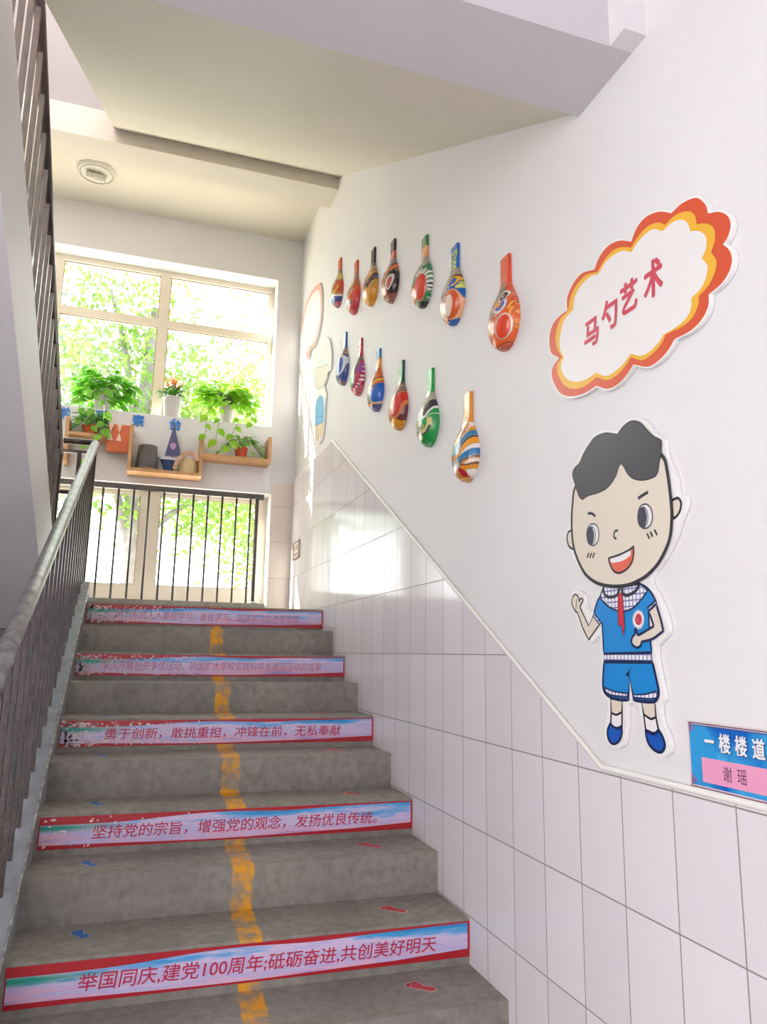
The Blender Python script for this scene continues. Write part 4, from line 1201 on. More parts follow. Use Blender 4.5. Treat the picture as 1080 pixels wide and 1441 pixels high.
teeth = [S([(4.6 + 3.0 * math.cos(a), 8 + 5.8 * math.sin(a)), (4.6 + 5.0 * math.cos(a + 0.10), 8 + 9.0 * math.sin(a + 0.10))], 0.95, W_) for a in np.linspace(-1.3, 2.0, 12)]
ladle(3.20, 3.242, (20, 128, 74), [B(32, 37.8, (22, 116, 58)), B(25, 32, (234, 158, 106)), S([(1, 31), (1.4, 28), (0.4, 26)], 0.6, (220, 116, 84)), P([(0, 26), (4, 26), (6, 22), (3, 16), (0, 14)], SIL), S([(0.6, 24), (2.8, 19), (3.6, 15)], 0.5, (100, 92, 88)), S([(1.6, 24.5), (4.2, 20)], 0.5, (212, 206, 196)), P([(6.5, 0), (7, 8), (10, 12), (10, 0)], (26, 32, 28)), B(0, 1.8, (26, 60, 40))] + teeth +
      [E(3.6, 8.2, 3.6, 6.4, (236, 120, 84), -16), E(3.8, 8.4, 3.0, 5.8, (218, 62, 34), -16), S([(1.2, 4.4), (3.4, 8.6)], 0.7, (240, 140, 100))],
      'green-handled ladle with red mouth ringed by white teeth', TOP)
ladle(2.825, 2.987, (18, 98, 178), [B(26, 33.5, (58, 110, 96), -1, 1.6)] + [S([(0.3, 34), (2.4, 34.4), (2.2, 31.5), (0.6, 31)], 0.7, (170, 196, 70)), S([(0.6, 29.5), (2.0, 28.5)], 0.9, (190, 210, 90)), S([(1.0, 27.5), (2.4, 26)], 0.9, (190, 210, 90))] +
      [P([(0, 25.5), (3.6, 25.5), (5, 22), (3, 16), (0, 12)], (150, 142, 128)), S([(0.8, 24.5), (1.4, 19)], 0.5, (90, 84, 76)), S([(2.6, 24), (3.4, 19)], 0.5, (206, 198, 180)), S([(1.8, 20), (3.4, 21), (6.4, 20), (6.8, 17.5)], 1.6, (124, 66, 60)), S([(2, 18.8), (4.2, 19.8), (6.2, 18.6), (6.2, 16), (4.8, 15.4)], 0.9, YE), S([(2.2, 17.6), (2.0, 13)], 0.7, (196, 200, 180)),
       E(7.9, 16.6, 0.8, 1.5, (206, 214, 96), -20), E(7.6, 14.0, 1.2, 1.1, (214, 220, 120)), E(3.4, 7.4, 4.4, 6.4, (244, 176, 130), -20), E(3.4, 7.4, 3.9, 5.8, (214, 88, 34), -20), E(2.6, 7.0, 2.7, 4.6, (240, 214, 200), -24), P([(0, 12), (2.4, 12.4), (2.4, 9), (0, 7.6)], (206, 160, 150))],
      'blue-handled ladle with lime squiggles and orange-ringed mouth', TOP)
fl = [S([(u, v), (u + 0.4, v + 2.6)], 0.8, c) for u, v, c in ((4.6, 13.5, (242, 150, 70)), (5.8, 15, (236, 120, 50)), (6.8, 13, (246, 164, 84)), (8.0, 14.5, (242, 140, 60)), (7.2, 10.5, (244, 150, 70)), (8.4, 11, (246, 170, 96)), (2.2, 11.5, (240, 150, 90)), (3.6, 11.4, (238, 130, 60)), (8.8, 8, (240, 140, 70)), (7.8, 6, (240, 150, 80)), (7, 3.5, (238, 130, 60)))]
ladle(2.35, 2.678, (228, 98, 40), [B(25.5, 37.8, (220, 70, 36)), P([(0, 27), (1.0, 27.5), (2.2, 24), (6, 25), (5, 22), (2.6, 19), (0, 20)], (140, 104, 84)), S([(0.2, 26.5), (0.8, 22)], 1.2, (96, 88, 92)), P([(3, 24.6), (7.2, 23), (9.6, 17), (6, 14), (4.4, 18)], (220, 78, 38)), P([(0, 20), (2.4, 19.6), (2, 13), (0, 12)], (196, 128, 104))] + fl +
      [E(3.6, 19.2, 2.0, 2.5, (226, 214, 200)), E(3.7, 19.1, 1.4, 1.8, (52, 44, 44)), E(3.7, 19.1, 0.5, 0.8, (170, 160, 150)), S([(5.6, 21), (6.2, 18.6), (5.0, 17)], 0.8, (230, 104, 70)), S([(1.8, 14.2), (3.4, 13.2), (5.0, 14.4), (4.8, 16.6)], 2.0, (222, 214, 222)), S([(1.8, 14.7), (3.4, 13.8), (4.5, 14.9), (4.5, 16.6)], 1.0, (88, 104, 190)), S([(1.6, 16.6), (3.0, 16.2)], 1.0, YE),
       E(4.3, 7.0, 2.9, 4.7, (242, 206, 186), -24), E(4.3, 6.8, 2.4, 4.2, (220, 64, 34), -24), S([(9.5, 15), (9.1, 8), (6, 2)], 0.9, (112, 44, 30)), B(0, 1.6, (196, 84, 50))],
      'biggest-looking red-orange ladle, rightmost in the upper row, beside the cloud sign', TOP)

ladle(4.72, 3.370, (66, 84, 150), [B(25, 37.8, (36, 106, 182)), P([(0, 25.5), (4.4, 25.5), (7, 20.5), (0, 19.5)], (178, 144, 130)), S([(0, 22.5), (4, 23.2)], 0.5, (140, 108, 100)), B(0, 19.5, (150, 156, 176), -1, 0.8), E(3.6, 12.5, 4.6, 7.2, (214, 222, 240)), E(3.4, 12.3, 3.4, 6.0, (28, 88, 186)), P([(0, 16), (1.6, 17), (1.6, 7), (0, 7)], (120, 140, 180)), B(0, 2.5, (110, 70, 90), -1, 3)],
      'small blue ladle with white ring on its cheek, leftmost in the lower row', LOW)
dots = [E(u, v, 0.7, 0.6, (240, 226, 232)) for u, v in ((7.8, 16.5), (8.2, 10), (7.4, 7.6), (6.0, 5.4), (8.6, 13), (4.4, 4), (2, 3), (7, 3))]
ladle(4.33, 3.163, (196, 38, 84), [S([(0, 34.5), (2.2, 34.9)], 0.9, (240, 214, 224)), S([(0, 31.5), (2.0, 31.8)], 0.9, (240, 214, 224)), S([(0, 28.8), (1.4, 29)], 0.9, (240, 200, 214)), P([(0, 25), (4, 25), (5, 19), (4.8, 8), (3, 5), (0, 5)], (88, 122, 100)), P([(0.4, 14), (3.0, 13), (3.6, 8), (1.6, 6), (0, 7)], (24, 132, 84)), P([(5, 20), (8, 19), (9.6, 13), (6, 11.5)], (150, 58, 150)), E(2.4, 20.5, 0.9, 0.7, (206, 226, 206)), B(0, 4.5, (224, 110, 130))] + dots,
      'crimson-handled ladle with white dashes and a green centre', LOW)
ladle(3.942, 2.936, (226, 104, 40), [B(32, 37.8, (28, 112, 182)), B(25, 32, (226, 128, 46)), E(1.9, 28.2, 1.7, 3.4, (244, 164, 60)), E(1.9, 28, 0.9, 2.2, (210, 76, 40)), P([(0, 26), (3, 25.6), (3, 20), (0, 18)], (150, 146, 160)), E(2.0, 20.5, 1.0, 0.8, (236, 140, 150)), S([(1.6, 11.5), (5, 16), (9.4, 18)], 1.9, YE), S([(1.2, 13.5), (5, 18.2), (9.4, 20)], 0.7, (70, 40, 30)), P([(1.5, 9.6), (5, 13.5), (9.9, 15.5), (9.9, 6), (6, 3), (2.4, 4.6)], (24, 100, 198)), E(4.6, 11.5, 0.8, 0.8, (214, 120, 150)), S([(1, 7.5), (2.6, 4.4), (5, 3.2), (8, 4.2)], 1.3, (226, 206, 170)), B(0, 2.8, (110, 104, 160)), P([(0, 14), (1.8, 13), (1.4, 5), (0, 4)], (150, 130, 130))],
      'blue and orange ladle with blue cheek and yellow brow stripe', LOW)
ladle(3.534, 2.707, (110, 40, 40), [B(24.5, 37.8, (22, 84, 74)), P([(0, 26), (4.4, 25), (8.4, 19), (3, 18), (0, 18.5)], (136, 104, 92)), S([(0.6, 23.5), (5, 23)], 0.8, (176, 150, 130)), P([(0, 17), (2, 17.8), (8.4, 20.6), (9.0, 14), (7, 7), (4, 4.6), (0, 6)], (228, 124, 60)), P([(0.4, 16), (2, 16.8), (7.6, 19.2), (8.0, 14), (6.2, 8), (4, 6), (0.4, 7.4)], (214, 38, 34)), P([(0, 7), (2.4, 5.6), (5.5, 3.4), (8, 4.4), (5, 0), (0, 0)], (226, 150, 40)), P([(0, 14), (1.2, 14), (1.2, 8), (0, 8)], (232, 150, 120))],
      'dark green-handled ladle with a big red face and yellow chin', LOW)
ladle(3.117, 2.507, (28, 156, 74), [B(25, 37.8, (24, 164, 66)), P([(0, 26), (4.2, 25.8), (6, 23), (3, 20), (1.6, 12), (0, 10)], (178, 170, 152)), S([(0.8, 24), (2.2, 18), (1.2, 14)], 0.6, (104, 98, 90)), P([(1.8, 14), (2.6, 19.5), (6, 23.6), (8.0, 21.6), (8.2, 18), (5.2, 12.4), (3.2, 11.6)], (238, 236, 230)), P([(2.6, 15), (3.2, 19.5), (5.6, 22.6), (7.2, 20.8), (7.0, 18), (4.8, 13.6), (3.6, 13)], (44, 46, 58)), S([(5.6, 12), (7.4, 13.6), (9, 13.2)], 0.6, (170, 230, 180)), P([(0, 11), (1.6, 12), (2.4, 6), (1.2, 3), (0, 3)], (206, 200, 186)), S([(0.4, 9), (1.4, 7)], 0.5, (90, 84, 80)),
      S([(2.2, 6.4), (4.4, 6.4), (6.4, 8.8), (6.6, 11)], 2.0, (214, 206, 140)), S([(1.6, 5), (4.6, 5.4), (6.6, 8.0)], 0.7, (50, 50, 44)), E(3.4, 8.4, 0.8, 0.8, (190, 190, 60))],
      'bright green ladle with black eye patch, second from right in the lower row', LOW)
ladle(2.697, 2.248, (234, 154, 32), [B(25, 37.8, (228, 140, 28)), S([(0.2, 27), (0.2, 24.6)], 0.5, (70, 50, 40)), P([(0, 25), (3.6, 24.6), (4.4, 19), (1.6, 14), (0, 14)], (226, 160, 110)), S([(0.8, 24.4), (3.6, 24), (4.2, 20), (2.0, 15.6), (0.6, 15.4)], 0.6, (244, 226, 206)), S([(0, 21), (2.6, 21)], 0.5, (240, 220, 200)),
      S([(2.6, 14), (5.2, 17.6), (9.2, 23)], 2.7, (26, 118, 170)), S([(2.6, 12.2), (5.6, 16.2), (9.4, 19.6)], 0.9, (44, 40, 44)), P([(3, 9.8), (6, 12.6), (9.9, 15.8), (9.9, 12.6), (6.6, 10.6), (3.4, 9)], (236, 228, 220)), S([(2.2, 7.8), (5.4, 9.4), (9.8, 11.6)], 2.3, (28, 122, 178)), S([(1.8, 6.6), (5.4, 8.0), (9.8, 9.4)], 0.7, (60, 56, 60)), P([(4, 6.4), (9.9, 9.0), (9.9, 5.6), (5, 5)], (238, 212, 200)), S([(3.0, 5.4), (6, 4.8), (8.8, 6.2)], 2.0, (228, 146, 36)), S([(3.0, 6.4), (6, 5.8), (9.2, 7.2)], 0.6, (110, 60, 36)),
      E(1.0, 13, 2.0, 2.2, (128, 170, 200)), E(2.7, 12.4, 0.9, 1.6, (220, 220, 220)), E(2.7, 12.4, 0.5, 1.1, (120, 120, 124)), P([(0, 9), (2.2, 9), (2.4, 5), (0, 5)], (190, 190, 186)), P([(0.8, 4.6), (2.2, 5.4), (4.2, 3.0), (3.2, 1.4), (1.4, 1.8)], (178, 26, 50)), P([(4.4, 3.8), (8, 4.4), (6, 0), (2, 0), (3.6, 1.6)], (232, 226, 216))],
      'orange-handled ladle with blue and orange stripes, rightmost in the lower row', LOW)
# ------------------------------------------------------------------ landing lamp
lx, ly, lz = -0.565, 5.90, 5.372
t = thing('ceiling_lamp', 'round white ceiling lamp with a bare spiral bulb', 'lamp', (lx, ly, lz - 0.09))
bp_ = G().lathe((lx, ly, lz), [(0.001, -0.022), (0.10, -0.022), (0.128, -0.03), (0.145, -0.022), (0.148, -0.001)], 36).make('base_plate', mat('lamp_white', (226, 222, 212), 0.35), t, smooth=True)
G().tube([(lx - 0.075, ly - 0.02, lz - 0.05), (lx - 0.02, ly - 0.005, lz - 0.05)], 0.024, 14).make('socket', mat('lamp_socket', (214, 208, 198), 0.4), t, smooth=True)
sp = [(lx - 0.02 + 0.085 * k / 60, ly - 0.005 + 0.026 * math.cos(k * 0.55) + 0.02 * k / 60, lz - 0.052 + 0.026 * math.sin(k * 0.55)) for k in range(61)]
G().tube(sp, 0.0075, 8).make('spiral_bulb', mat('bulb_glass_white', (238, 234, 226), 0.2), t, smooth=True)
g = G(); g.tube([(lx + 0.125 * math.cos(a), ly + 0.125 * math.sin(a), lz - 0.03) for a in np.linspace(0, 2 * math.pi, 37)], 0.004, 6, cap=False); g.make('rim', mat('lamp_rim_grey', (170, 165, 158), 0.4), bp_, smooth=True)

# ------------------------------------------------------------------ blue characters under the window sill
BCH = mat('blue_foam_character', (40, 132, 220), 0.45)
for ch, x, label in (('学', -0.684, 'blue cut-out character 学, leftmost below the window sill'), ('观', -0.392, 'blue cut-out character 观 half hidden by the trailing plant'), ('察', -0.099, 'blue cut-out character 察 on the wall above the orange bag'), ('台', 0.203, 'blue cut-out character 台 behind the toy sail')):
    o = text_mesh('wall_character', ch, BCH, None, riser_mx(x, 3.466, YW - 0.012), width=0.092, height=0.096, bold=0.022, depth=0.0115)
    tag(o, label, 'letter', 'blue characters under the window sill')

# ------------------------------------------------------------------ wooden wall shelves
WOOD = mat('honey_wood', (206, 160, 112), 0.45, noise=(12, 0.2), col2=(188, 138, 92), bump=(40, 0.05))
SY0, SY1 = 6.20, YW - 0.001
t = thing('wall_shelf', 'middle U-shaped honey wood shelf holding the grey pot and toy sail', 'shelf', (0.14, 6.3, 2.99), 'honey wood wall shelves')
G().box(-0.155, 0.435, SY0, SY1, 2.985, 3.012).make('bottom_board', WOOD, t)
G().box(-0.155, -0.128, SY0, SY1, 3.012, 3.372).make('side_board', WOOD, t)
G().box(0.408, 0.435, SY0, SY1, 3.012, 3.345).make('side_board', WOOD, t)
t = thing('wall_shelf', 'right L-shaped honey wood shelf with the small red pot', 'shelf', (0.72, 6.3, 3.16), 'honey wood wall shelves')
G().box(0.436, 1.005, SY0, SY1, 3.158, 3.186).make('bottom_board', WOOD, t)
G().box(0.978, 1.005, SY0, SY1, 3.186, 3.385).make('side_board', WOOD, t)
t = thing('wall_shelf', 'left honey wood shelf partly hidden behind the stair railing', 'shelf', (-0.4, 6.3, 3.02), 'honey wood wall shelves')
G().box(-0.640, -0.612, SY0, SY1, 3.02, 3.378).make('side_board', WOOD, t)
G().box(-0.612, -0.335, SY0, SY1, 3.236, 3.262).make('bottom_board', WOOD, t)

# orange bag hung on the side of the middle shelf
OB = mat('orange_felt', (222, 122, 84), 0.8, noise=(40, 0.3), col2=(212, 108, 72))
t = thing('orange_bag', 'orange felt bag with two pale bows beside the middle shelf', 'bag', (-0.235, 6.27, 3.155))
g = G()
v = []
for z_, ins, th in ((3.155, 0.0, 0.055), (3.20, -0.002, 0.07), (3.30, 0.0, 0.062), (3.365, 0.004, 0.05)):
    v.append([(-0.325 + ins, 6.28 - th, z_), (-0.157, 6.28 - th, z_), (-0.157, 6.34, z_), (-0.325 + ins, 6.34, z_)])
flat = [p for r in v for p in r]
f = [(i * 4 + k, i * 4 + (k + 1) % 4, i * 4 + 4 + (k + 1) % 4, i * 4 + 4 + k) for i in range(3) for k in range(4)] + [(3, 2, 1, 0), (12, 13, 14, 15)]
g.add(flat, f); pouch = g.make('pouch', OB, t)
PALE = mat('pale_ribbon', (238, 206, 188), 0.7)
for x in (-0.30, -0.235):
    g = G()
    for dz, sgn in ((0.0, 1), (0.0, -1)):
        g.add([(x, 6.206, 3.29), (x - 0.022, 6.204, 3.29 + 0.07 * sgn), (x + 0.022, 6.204, 3.29 + 0.07 * sgn)], [(0, 1, 2)])
        g.add([(x, 6.200, 3.29), (x - 0.022, 6.198, 3.29 + 0.07 * sgn), (x + 0.022, 6.198, 3.29 + 0.07 * sgn)], [(0, 1, 2)])
        g.add([(x, 6.206, 3.29), (x - 0.022, 6.204, 3.29 + 0.07 * sgn), (x - 0.022, 6.198, 3.29 + 0.07 * sgn), (x, 6.2, 3.29)], [(0, 1, 2, 3)])
        g.add([(x, 6.206, 3.29), (x + 0.022, 6.204, 3.29 + 0.07 * sgn), (x + 0.022, 6.198, 3.29 + 0.07 * sgn), (x, 6.2, 3.29)], [(0, 1, 2, 3)])
    g.make('bow', PALE, pouch)

# ------------------------------------------------------------------ things on the middle shelf
zs = 3.013
t = thing('coaster', 'flat brown cork mat under the grey pot', 'mat', (-0.005, 6.29, zs))
G().lathe((-0.005, 6.29, zs), [(0.001, 0.0), (0.098, 0.0), (0.10, 0.004), (0.098, 0.009), (0.001, 0.009)], 30).make('cork_disc', mat('cork', (176, 138, 96), 0.8, noise=(60, 0.2)), t)
t = thing('grey_pot', 'dark grey tapered pot standing on the cork mat', 'pot', (-0.005, 6.29, zs + 0.009))
G().lathe((-0.005, 6.29, zs + 0.009), [(0.001, 0.0), (0.088, 0.0), (0.090, 0.006), (0.074, 0.195), (0.070, 0.200), (0.066, 0.195), (0.066, 0.17), (0.001, 0.17)], 32).make('body', mat('dark_grey_ceramic', (92, 88, 86), 0.5), t, smooth=True)

t = thing('toy_sailboat', 'navy toy boat with a triangular sail on the middle shelf', 'toy', (0.185, 6.29, zs))
NB = mat('navy_felt', (34, 66, 112), 0.6)
g = G()
prof = []
n = 16
for i in range(9):
    s_ = i / 8
    for k in range(n + 1):
        a = math.pi * k / n
        prof.append((0.165 + (0.03 + 0.035 * s_) * math.cos(a + math.pi) , 6.29 + (0.02 + 0.03 * s_) * 0.6 * math.sin(a + math.pi), zs + 0.001 + 0.105 * s_))
f = [(i * (n + 1) + k, i * (n + 1) + k + 1, (i + 1) * (n + 1) + k + 1, (i + 1) * (n + 1) + k) for i in range(8) for k in range(n)]
back = [(x, 6.29 + (6.29 - y), z_) for x, y, z_ in prof]
g.add(prof, f); g.add(back, [q[::-1] for q in f])
g.make('hull', NB, t, smooth=True)
g = G()
g.extr_x([(6.262, zs + 0.105), (6.318, zs + 0.105), (6.318, zs + 0.125), (6.262, zs + 0.125)], 0.095, 0.235)
o = g.make('deck', mat('pale_deck', (206, 204, 214), 0.5), t)
G().tube([(0.19, 6.285, zs + 0.12), (0.19, 6.285, zs + 0.43)], 0.005, 8).make('mast', mat('mast_wood', (120, 100, 90), 0.5), t)
sail = [(0.19, zs + 0.42), (0.26, zs + 0.15), (0.13, zs + 0.135)]
g = G()
g.add([(x, 6.276, z_) for x, z_ in sail] + [(x, 6.270, z_) for x, z_ in sail], [(0, 1, 2), (3, 5, 4), (0, 3, 4, 1), (1, 4, 5, 2), (2, 5, 3, 0)])
sail_o = g.make('sail', mat('navy_sail', (84, 86, 128), 0.6), t)
g = G(); g.add([(0.192 + 0.024 * math.cos(a) * (1 + 0.2 * math.sin(3 * a)), 6.2685, zs + 0.225 + 0.03 * math.sin(a)) for a in np.linspace(0, 2 * math.pi, 20)[:-1]], [tuple(range(19))]); g.make('emblem', mat('lilac_emblem', (190, 150, 190), 0.6), sail_o)
G().tube([(0.095, 6.29, zs + 0.115), (0.085, 6.27, zs + 0.112), (0.075, 6.235, zs + 0.108)], 0.004, 6).make('bowsprit', mat('bowsprit_dark', (70, 66, 70), 0.5), t)

t = thing('wooden_tub', 'cream fluted wooden tub at the right end of the middle shelf', 'tub', (0.325, 6.275, zs))
v, f = [], []
N = 44
for z_, r in ((0.0, 0.070), (0.004, 0.073), (0.115, 0.080), (0.122, 0.078)):
    for k in range(N):
        a = 2 * math.pi * k / N
        q = r * (1 + (0.02 if k % 2 else -0.02))
        v.append((0.328 + q * math.cos(a), 6.285 + q * math.sin(a) * 0.85, zs + z_))
f = [(i * N + k, i * N + (k + 1) % N, (i + 1) * N + (k + 1) % N, (i + 1) * N + k) for i in range(3) for k in range(N)] + [tuple(range(N - 1, -1, -1)), tuple(3 * N + k for k in range(N))]
mk('staves', v, f, mat('cream_wood', (222, 198, 150), 0.5, noise=(20, 0.2), col2=(206, 178, 128)), t)
t = thing('wooden_arch', 'curved brown wooden arch leaning over the cream tub', 'ornament', (0.27, 6.33, zs))
pts = [(0.212, zs + 0.016), (0.228, zs + 0.075), (0.262, zs + 0.128), (0.305, zs + 0.160), (0.350, zs + 0.162), (0.384, zs + 0.135), (0.390, zs + 0.10)]
cc = catmull(pts, 6)
g = G()
P2 = np.array(cc); tt = np.gradient(P2, axis=0); tt /= np.linalg.norm(tt, axis=1)[:, None]
nn = np.stack([-tt[:, 1], tt[:, 0]], 1)
A_, B_ = P2 + nn * 0.016, P2 - nn * 0.016
L = len(P2)
v = [(p[0], 6.205, p[1]) for p in A_] + [(p[0], 6.205, p[1]) for p in B_] + [(p[0], 6.216, p[1]) for p in A_] + [(p[0], 6.216, p[1]) for p in B_]
f = []
for i in range(L - 1):
    f += [(i, i + 1, L + i + 1, L + i), (2 * L + i, 3 * L + i, 3 * L + i + 1, 2 * L + i + 1), (i, 2 * L + i, 2 * L + i + 1, i + 1), (L + i, L + i + 1, 3 * L + i + 1, 3 * L + i)]
f += [(0, L, 3 * L, 2 * L), (L - 1, 3 * L - 1, 4 * L - 1, 2 * L - 1)]
g.add(v, f); g.make('arch', mat('pinkish_wood', (190, 140, 110), 0.5, noise=(30, 0.2), col2=(214, 176, 150)), t)

# ------------------------------------------------------------------ plants
def leaf(g, p, d, up, L, Wd, fold=0.25, m=0, droop=0.25):
    """a heart-shaped folded leaf from p along d"""
    d = d.normalized()
    s_ = d.cross(up)
    if s_.length < 1e-4: s_ = d.cross(Vector((1, 0, 0.3)))
    s_.normalize()
    n_ = s_.cross(d).normalized()
    q = []
    for a, b in ((0, 0), (0.12, 0.34), (0.42, 0.5), (0.75, 0.30), (1.0, 0.0)):
        h = -droop * a * a * L
        q.append((p + d * (a * L) + n_ * h, b * Wd))
    mid = [c for c, _ in q]
    lf = [c + s_ * b + n_ * (fold * b) for c, b in q[1:4]]
    rt = [c - s_ * b + n_ * (fold * b) for c, b in q[1:4]]
    v = mid + lf + rt
    f = [(0, 5, 1), (1, 5, 6, 2), (2, 6, 7, 3), (3, 7, 4), (0, 1, 8), (1, 2, 9, 8), (2, 3, 10, 9), (3, 4, 10)]
    g.add(v, f, m)

def pot(t, c, r0, r1, h, m, name='pot', soil=True):
    body = G().lathe(c, [(0.001, 0), (r0 * 0.95, 0), (r0, 0.006), (r1, h - 0.012), (r1 * 1.04, h - 0.01), (r1 * 1.04, h), (r1 * 0.93, h), (r1 * 0.92, h - 0.02), (0.001, h - 0.02)], 30).make(name, m, t, smooth=True)
    if soil:
        G().lathe(c, [(0.001, h - 0.012), (r1 * 0.925, h - 0.016)], 20).make('soil', mat('reddish_soil', (150, 84, 58), 0.9, noise=(60, 0.2)), body)
LEAF = mat('pothos_leaf', (146, 208, 74), 0.35, noise=(9, 0.2), col2=(108, 186, 58), translucent=0.5)
LEAF2 = mat('lime_pothos_leaf', (172, 218, 60), 0.35, noise=(9, 0.2), col2=(132, 200, 54), translucent=0.5)
LEAF3 = mat('deep_green_leaf', (96, 164, 62), 0.35, noise=(12, 0.2), col2=(52, 116, 40), translucent=0.25)
STEM = mat('green_stem', (112, 134, 66), 0.5)
POTW = mat('white_ceramic_pot', (226, 220, 218), 0.35)

def pothos(c, h, R, n, lm, label, pm, r0, r1, vines, rx=1.0, lift=0.16, name='potted_pothos', size=(0.07, 0.115), cat='potted plant', low=-0.45):
    t = thing(name, label, cat, c)
    pot(t, c, r0, r1, h, pm)
    g, st = G(), G()
    top = Vector((c[0], c[1], c[2] + h))
    for i in range(n):
        az = random.uniform(0, 2 * math.pi)
        cz = random.uniform(low, 1.0)
        rad = R * random.uniform(0.55, 1.0)
        hz = math.sqrt(max(0, 1 - cz * cz * 0.8))
        e = top + Vector((math.cos(az) * hz * rad * rx, math.sin(az) * hz * rad * 0.55, lift + cz * rad * 0.62))
        if e.z < c[2] + 0.03 and e.y > 6.37: e.y = 6.36 - random.random() * 0.06
        if e.y > 6.56: e.y = 6.56 - random.random() * 0.05
        mid = (top + e) / 2 + Vector((0, 0, 0.06))
        if random.random() < 0.55: st.tube(catmull([top + Vector((random.uniform(-1, 1) * r1 * .6, random.uniform(-1, 1) * r1 * .4, -0.015)), mid, e], 4), 0.0022, 5)
        d = Vector((math.cos(az) * hz, math.sin(az) * hz * 0.6 - 0.35, random.uniform(-0.7, 0.25)))
        L = random.uniform(*size)
        leaf(g, e, d, Vector((random.uniform(-.4, .4), random.uniform(-.8, 0), 1)), L, L * random.uniform(0.72, 0.92))
    for vn in vines:
        p = catmull([top] + [Vector(q) for q in vn], 6)
        st.tube(p, 0.0025, 5)
        for k in range(6, len(p), 3):
            sgn = 1 if (k // 3) % 2 else -1
            L = random.uniform(size[0] * .8, size[1] * .85)
            leaf(g, Vector(p[k]), Vector((sgn * 0.7, -0.35, -0.7)), Vector((0, -1, 0.5)), L, L * 0.8)
    g.make('foliage', lm, t)
    st.make('stems', STEM, t)
    return t

zsill = UZ0 + 0.001
pothos((-0.40, 6.47, zsill), 0.18, 0.28, 230, LEAF, 'big leafy pothos trailing over the sill at left', POTW, 0.06, 0.085,
       [[(-0.50, 6.33, 3.72), (-0.56, 6.22, 3.55), (-0.53, 6.18, 3.36)], [(-0.38, 6.33, 3.75), (-0.37, 6.24, 3.55), (-0.36, 6.19, 3.36), (-0.37, 6.18, 3.25)], [(-0.46, 6.33, 3.7), (-0.44, 6.17, 3.45), (-0.45, 6.16, 3.18), (-0.46, 6.16, 3.02)]], rx=0.92, lift=0.02, low=-0.95)
pothos((0.632, 6.47, zsill), 0.165, 0.26, 210, LEAF2, 'lime green pothos in a white pot on the right of the sill', POTW, 0.052, 0.07,
       [[(0.50, 6.33, 3.66), (0.45, 6.22, 3.52), (0.44, 6.18, 3.34)], [(0.56, 6.33, 3.68), (0.55, 6.2, 3.5), (0.53, 6.18, 3.30)], [(0.70, 6.32, 3.68), (0.71, 6.2, 3.52), (0.66, 6.17, 3.36), (0.64, 6.16, 3.25)], [(0.78, 6.34, 3.7), (0.82, 6.26, 3.6), (0.83, 6.22, 3.50)]], rx=0.95, lift=0.06)

# flowering plant in the white pot at the middle of the sill
t = thing('flowering_plant', 'small plant with orange-pink flowers in a white pot, middle of the sill', 'potted plant', (0.165, 6.47, zsill))
c = (0.165, 6.47, zsill)
pot(t, c, 0.066, 0.082, 0.185, POTW)
g, st, fl_ = G(), G(), G()
top = Vector((c[0], c[1], c[2] + 0.18))
for i in range(110):
    az = random.uniform(0, 2 * math.pi)
    r = random.uniform(0.02, 0.10)
    e = top + Vector((math.cos(az) * r, math.sin(az) * r * 0.8, random.uniform(0.0, 0.07)))
    leaf(g, e, Vector((math.cos(az), math.sin(az), random.uniform(-0.2, 0.7))), Vector((0, -.5, 1)), random.uniform(0.045, 0.07), 0.04)
g.make('foliage', LEAF3, t)
for i in range(80):
    az = random.uniform(0, 2 * math.pi)
    r = random.uniform(0.0, 0.088)
    e = top + Vector((math.cos(az) * r, math.sin(az) * r * 0.7, random.uniform(0.10, 0.20) - r * 0.4))
    st.tube([top + Vector((math.cos(az) * r * .3, math.sin(az) * r * .3, 0.02)), e], 0.0013, 4)
    for k in range(5):
        a = k * 2 * math.pi / 5 + i
        leaf(fl_, e, Vector((math.cos(a), math.sin(a), 0.5)), Vector((0, 0, 1)), 0.017, 0.015)
st.make('stems', STEM, t)
fl_.make('flowers', mat('orange_pink_petal', (240, 170, 120), 0.6, noise=(30, 0.25), col2=(232, 130, 110), translucent=0.3), t)

# arching plants in terracotta and red pots on the shelves
def arching(c, h, r0, r1, pm, n, R, label, lm, size):
    t = thing('potted_plant', label, 'potted plant', c)
    pot(t, c, r0, r1, h, pm)
    g, st = G(), G()
    top = Vector((c[0], c[1], c[2] + h - 0.01))
    for i in range(n):
        az = random.uniform(0, 2 * math.pi)
        r = R * random.uniform(0.3, 1.0)
        e = top + Vector((math.cos(az) * r, math.sin(az) * r * 0.5 - 0.02, 0.10 * (1 - (r / R) ** 2) + random.uniform(0.0, 0.03) - 0.08 * (r / R) ** 3))
        mid = top + (e - top) * 0.5 + Vector((0, 0, 0.07))
        st.tube(catmull([top, mid, e], 4), 0.0016, 4)
        for q in (mid, e):
            L = random.uniform(*size)
            leaf(g, q, Vector((math.cos(az), math.sin(az) * .6 - .2, random.uniform(-0.8, 0.3))), Vector((0, -.5, 1)), L, L * 0.55)
    g.make('foliage', lm, t)
    st.make('stems', STEM, t)
arching((0.757, 6.29, 3.187), 0.10, 0.042, 0.055, mat('red_plastic_pot', (206, 74, 50), 0.4), 34, 0.19, 'small arching plant in a red pot on the right shelf', LEAF, (0.045, 0.075))
arching((-0.46, 6.30, 3.263), 0.085, 0.05, 0.066, mat('orange_plastic_pot', (232, 112, 60), 0.4), 30, 0.15, 'plant in an orange pot on the left shelf behind the railing', LEAF3, (0.06, 0.10))

